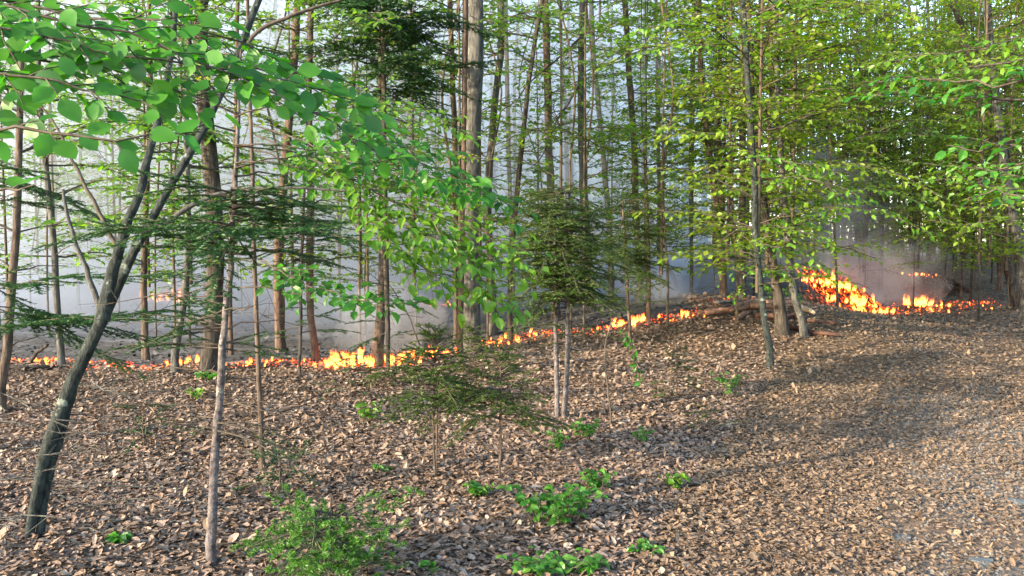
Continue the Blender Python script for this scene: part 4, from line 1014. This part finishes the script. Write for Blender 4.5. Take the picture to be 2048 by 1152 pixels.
DP = brush('dark unburnt heap of curved branches behind the smoke, right of the burning pile', [(1845, 545, 22), (1868, 545, 22.5), (1895, 556, 23), (1915, 570, 23.5)], [(1860, 590, 21), (1890, 596, 21.3), (1925, 596, 21.8), (1945, 596, 22)], 70,
      lambda r, u: M['logdark'] if r.random() < .6 else M['grey'], 'brush_pile', 'brush pile', 302, (.012, .03))
FP = brush('loose glowing sticks lying on the slope left of the burning pile', [(1600, 575, 17), (1615, 580, 17), (1640, 592, 17)], [(1630, 612, 16.5), (1650, 618, 16.5), (1672, 622, 16.5)], 30,
      lambda r, u: M['glowdim'] if r.random() < .4 else M['log'], 'brush_pile', 'brush pile', 303, (.008, .018), depth=.4)

# ------------------------------------------------------------------ flames
def tongue(seed):
    r = np.random.default_rng(seed); n = 9; k = 7
    u = np.linspace(0, 1, n); prof = np.sin(np.pi * np.clip(u * .78 + .2, 0, 1)) ** 1.2 * (1 - u**3) * .2 + .003
    cx = np.cumsum(r.normal(0, .035, n)); cyy = np.cumsum(r.normal(0, .03, n)); an = np.linspace(0, 2 * np.pi, k, endpoint=False)
    v = []; h = []
    for i in range(n):
        for a in an:
            q = prof[i] * (1 + r.normal(0, .22)); v.append((cx[i] + math.cos(a) * q, cyy[i] + math.sin(a) * q * .6, u[i])); h.append(u[i])
    i = np.arange(n - 1)[:, None] * k; j = np.arange(k)[None]; kk = (j + 1) % k
    q = np.stack([i + j, i + kk, i + k + kk, i + k + j], -1).reshape(-1, 4)
    mb = MB(); mb.add(np.array(v), np.concatenate([q[:, [0, 1, 2]], q[:, [0, 2, 3]]]), 0, True, np.array(h)); return mb.mesh('flame', [M['flame']], attr=True)
TONG = [tongue(i) for i in range(8)]
chip = (np.array([(-.5, -.3, 0), (.5, -.2, 0), (.3, .4, 0), (-.4, .3, 0), (0, 0, .4)], float), np.array([(0, 1, 4), (1, 2, 4), (2, 3, 4), (3, 0, 4)]))
def fire(label, px0, px1, py0, py1, hpx, n, seed, d=None, embers=60, base_spread=.18, cat='fire'):
    rng = rg(seed); a = hit(px0, py0) if d is None else P(px0, py0, d); b = hit(px1, py1) if d is None else P(px1, py1, d)
    c = (a + b) / 2; T = thing('fire', label, cat, c); dm = c[1]
    n = int(n * 1.4)
    for i in range(n):
        u = (i + rng.random()) / n; p = a + (b - a) * u + rng.normal(0, base_spread, 3) * (1, 1, 0)
        if d is None: p[2] = gz(p[0], p[1])
        H = hpx / F * dm * min(1.9, rng.lognormal(-.25, .5)) * (.55 + .45 * math.sin(math.pi * u)); wd = H * rng.uniform(.35, .65)
        o = mesh_child('flame', TONG[rng.integers(0, 8)], T, p - (0, 0, .02), (rng.normal(0, .16), rng.normal(0, .25), rng.uniform(0, 6.28)), (wd, wd, H))
    u = rng.random(embers)[:, None]; p = a + (b - a) * u + rng.normal(0, base_spread, (embers, 3)) * (1, 1, 0)
    if d is None: p[:, 2] = ground(p[:, 0], p[:, 1]) + .02
    mb = MB(); place(mb, chip, p, rng.normal(0, 1, (embers, 3)) * (1, 1, .3), np.tile((0, 0, 1.), (embers, 1)), rng.uniform(.012, .04, embers)); mb.build('embers', [M['ember']], T, 'stuff')
    return T
FL = [
 ('low flames at the left frame edge behind the edge trunk', -20, 60, 724, 724, 16, 14),
 ('low flames between the left edge trunk and the slim grey trunk', 60, 125, 724, 724, 20, 14),
 ('flame clump just left of the leaning mossy tree', 128, 170, 724, 726, 26, 14),
 ('low flames crossing right behind the leaning mossy tree', 180, 240, 731, 735, 16, 14),
 ('sparse small flames between the leaning tree and the slender pale trunk', 245, 335, 736, 738, 18, 12),
 ('bright flame clump touching the thick dark trunk on its left', 360, 405, 730, 728, 34, 16),
 ('small flames just right of the narrow whitish foreground trunk', 478, 505, 732, 730, 18, 8),
 ('flames in front of the trunk lit orange at its foot', 508, 560, 728, 727, 30, 14),
 ('small flames between the orange-lit trunk and the bowed trunk', 565, 628, 727, 727, 22, 14),
 ('narrow flames just right of the bowed trunk', 640, 668, 728, 730, 28, 9),
 ('tallest and brightest flames, left of the short brown trunk', 668, 745, 730, 732, 60, 34),
 ('second brightest flames touching the right of the short brown trunk', 755, 800, 730, 726, 44, 20),
 ('flames between the second brightest clump and the central trunk', 802, 850, 724, 714, 34, 18),
 ('flames licking the left side of the large central trunk', 852, 916, 712, 704, 30, 20),
 ('flames just right of the large central trunk', 965, 1005, 690, 686, 32, 18),
 ('small flames midway between the central trunk and the twin pale stems', 1030, 1080, 675, 668, 20, 12),
 ('tiny flames just left of the twin pale stems', 1085, 1115, 668, 666, 13, 7),
 ('tiny flames right of the twin pale stems', 1140, 1220, 664, 658, 12, 12),
 ('flame clump behind the drooping leafy tip on the bank', 1238, 1300, 654, 642, 34, 20),
 ('small flames on the bank right of the drooping leafy tip', 1300, 1350, 642, 636, 18, 9),
 ('flames at the left end of the wood heap', 1365, 1412, 634, 626, 28, 16),
 ('little flame behind the wood heap, left of the mossy tree', 1450, 1485, 602, 600, 14, 6),
]
for i, (lb, x0, x1, y0, y1, h, n) in enumerate(FL): fire(lb, x0, x1, y0, y1, h, n, 400 + i, embers=int((x1 - x0) * .7) + 10)
fire('far flames seen in the smoke between the leaning tree and the thick dark trunk', 310, 362, 598, 604, 36, 16, 450, embers=30, base_spread=.3)
fire('reddish far flames just left of the thick dark trunk', 352, 392, 632, 640, 22, 8, 451, embers=30, base_spread=.3)
fire('thin far line of flames left of the central trunk in the smoke', 868, 915, 612, 612, 12, 10, 452, embers=60, base_spread=.3)
fire('flames on the crest of the burning brush pile', 1622, 1700, 560, 585, 46, 26, 453, d=17.6, embers=6, base_spread=.22)
fire('white-hot flames on the face of the burning brush pile', 1680, 1750, 596, 618, 32, 24, 454, d=17.0, embers=6, base_spread=.16)
fire('flames along the toe of the burning brush pile', 1700, 1790, 622, 628, 30, 24, 455, embers=50)
fire('flame clump right of the burning pile beside the track', 1825, 1855, 612, 612, 46, 14, 456, embers=60)
fire('thin line of fire spreading across the track to the right', 1780, 1965, 628, 603, 13, 60, 457, embers=260, base_spread=.35)
fire('small fire on top of the dark unburnt heap', 1832, 1860, 548, 553, 12, 10, 458, d=22.5, embers=20)

# ------------------------------------------------------------------ stones near the track
def stone(label, px, py, sx, sy, h, seed):
    b = hit(px, py); rng = rg(seed); k = 10; a = np.linspace(0, 2 * np.pi, k, endpoint=False); r = 1 + rng.normal(0, .12, k)
    lo = np.stack([np.cos(a) * r * sx, np.sin(a) * r * sy, np.full(k, -.03)], 1); hi = np.stack([np.cos(a) * r * sx * .85, np.sin(a) * r * sy * .85, h + rng.normal(0, h * .15, k)], 1)
    v = np.concatenate([lo, hi, [(0, 0, h * 1.1)]]) + b; j = np.arange(k); n_ = (j + 1) % k
    t = np.concatenate([np.stack([j, n_, n_ + k], 1), np.stack([j, n_ + k, j + k], 1), np.stack([j + k, n_ + k, np.full(k, 2 * k)], 1)])
    mb = MB(); mb.add(v, t, 0, False); tag(mb.build('stone', [M['slate']], loc=tuple(b)), label, 'stone')
stone('flat blue-grey stone lying in the leaves at lower right', 1803, 1086, .055, .05, .02, 1)
stone('small grey stone on the track at the bottom right', 1965, 1130, .06, .05, .025, 2)
stone('grey stone at the right edge of the track', 2030, 1010, .06, .06, .03, 3)

# ------------------------------------------------------------------ far wood closing the view
rng = rg(3); n = 30000
ang = rng.uniform(-.75, .85, n); rr = rng.uniform(50, 85, n); x = np.sin(ang) * rr; y = np.cos(ang) * rr
zz = rng.beta(1.0, 2.2, n) * 18 + .3 + 3 * np.sin(x * .21) + rng.normal(0, .5, n)
cl = np.sin(x * .9) * np.sin(zz * .8 + x * .3) + rng.normal(0, .45, n) > -.25
cl &= (ang > .27) | (zz < 4.5) | (rng.random(n) < .25)      # beyond the smoke the wood is open to the sky
x, y, zz = x[cl], y[cl], zz[cl]; n = len(x)
mb = MB(); place(mb, LEAF_F, np.stack([x, y, zz], 1), rng.normal(0, 1, (n, 3)), rng.normal(0, 1, (n, 3)), rng.uniform(.25, .6, n), 0)
for i in range(150):
    a = rng.uniform(-.7, .8); r_ = rng.uniform(48, 70); p = np.array([math.sin(a) * r_, math.cos(a) * r_, 0]); p[2] = gz(p[0], p[1])
    tube(mb, [p, p + (rng.normal(0, .3), 0, 8), p + (rng.normal(0, .5), 0, 17)], [.16, .13, .06], 5, 1, rng=rng)
tag(mb.build('far_wood', [M['far'], M['dark']], kind='stuff'), 'far green wood closing the view behind the trees')

# ------------------------------------------------------------------ smoke
def lumpy(name, label, lo, hi, res, amp, sc, m, seed, shear=0.0, rnd_=.5):
    """closed rounded volume, its skin pushed in and out"""
    lo = np.array(lo, float); hi = np.array(hi, float); c = (lo + hi) / 2; h = (hi - lo) / 2
    nu, nv = res, res // 2; u = np.linspace(0, 2 * np.pi, nu, endpoint=False); vv = np.linspace(-np.pi / 2, np.pi / 2, nv)
    U, V = np.meshgrid(u, vv); e = rnd_
    f = lambda q: np.sign(q) * np.abs(q) ** e
    D = np.stack([f(np.cos(U) * np.cos(V)), f(np.sin(U) * np.cos(V)), f(np.sin(V))], -1).reshape(-1, 3)
    v = c + D * h
    for i in range(len(v)):
        k = mnoise.noise(Vector((v[i] / sc + seed).tolist())) * amp; v[i] += D[i] * k
    v[:, 0] += shear * (v[:, 1] - c[1])
    i = np.arange(nv - 1)[:, None] * nu; j = np.arange(nu)[None]; kk = (j + 1) % nu
    q = np.stack([i + j, i + kk, i + nu + kk, i + nu + j], -1).reshape(-1, 4)
    mb = MB(); mb.add(v, np.concatenate([q[:, [0, 1, 2]], q[:, [0, 2, 3]]]), 0, True)
    return tag(mb.build(name, [m], kind='stuff'), label)
SM = smoke_mat('smoke', .085, (.80, .89, 1.0)); SM2 = smoke_mat('smoke_dense', .11, (.50, .61, .86)); SM3 = smoke_mat('smoke_plume', .15, (.99, .98, .98), 0.0); SM4 = smoke_mat('smoke_wisp', .35, (.80, .82, .90)); SM5 = smoke_mat('smoke_billow', .08, (.74, .84, 1.0))
lumpy('smoke', 'pale smoke filling the wood behind the line of flames', (-36, 12.6, -1), (8.2, 46, 15), 64, 1.2, 3.0, SM, 1, .284, .42)
lumpy('smoke_bank', 'darker blue smoke lying low over the burnt ground', (-18, 13.0, -1.6), (5.2, 32, 2.0), 72, 1.0, 1.2, SM2, 2, .28, .8)
for i, (a, b, lb) in enumerate([((-9, 16, .5), (-4.5, 22, 7), 'billow of smoke climbing between the trunks at far left'), ((-1.2, 17, 0), (3.2, 24, 8), 'bright billow of smoke rising right of the central trunk'), ((-5, 14, -.5), (-1.5, 18, 3.5), 'billow of smoke left of the central trunk'),
    ((2.2, 18, -.2), (5.6, 23, 4), 'billow of smoke left of the leafy thicket'), ((-14, 19, 1), (-8, 27, 9), 'high billow of smoke at the left edge')]):
    lumpy('smoke_billow', lb, a, b, 56, 1.6, 1.3, SM5, 11 + i, 0, 1)
lumpy('smoke_wisp', 'grey wisp rising behind the tallest flames', (-2.6, 11.2, -.1), (-1.0, 12.3, .9), 32, .4, .4, SM4, 3, 0, 1)
lumpy('smoke_wisp', 'grey wisp curling over the bank behind the flames', (2.0, 14.2, .3), (3.4, 15.6, 1.1), 32, .35, .4, SM4, 4, 0, 1)
lumpy('smoke_plume', 'pink-lit smoke drifting off the burning brush pile', (7.0, 17.8, -.3), (9.4, 20.5, 1.9), 56, 1.1, .5, SM3, 5, 0, 1)
lumpy('smoke_plume', 'pale smoke between the burning pile and the dark heap', (8.7, 18.6, -.4), (10.6, 21.5, 1.3), 56, .9, .45, SM3, 6, 0, 1)
lumpy('smoke_plume', 'thin smoke rising through the trees above the burning pile', (6.2, 18.5, .6), (9.4, 22.5, 3.6), 56, 1.3, .7, smoke_mat('smoke_thin', .10, (.92, .92, .95)), 7, 0, 1)
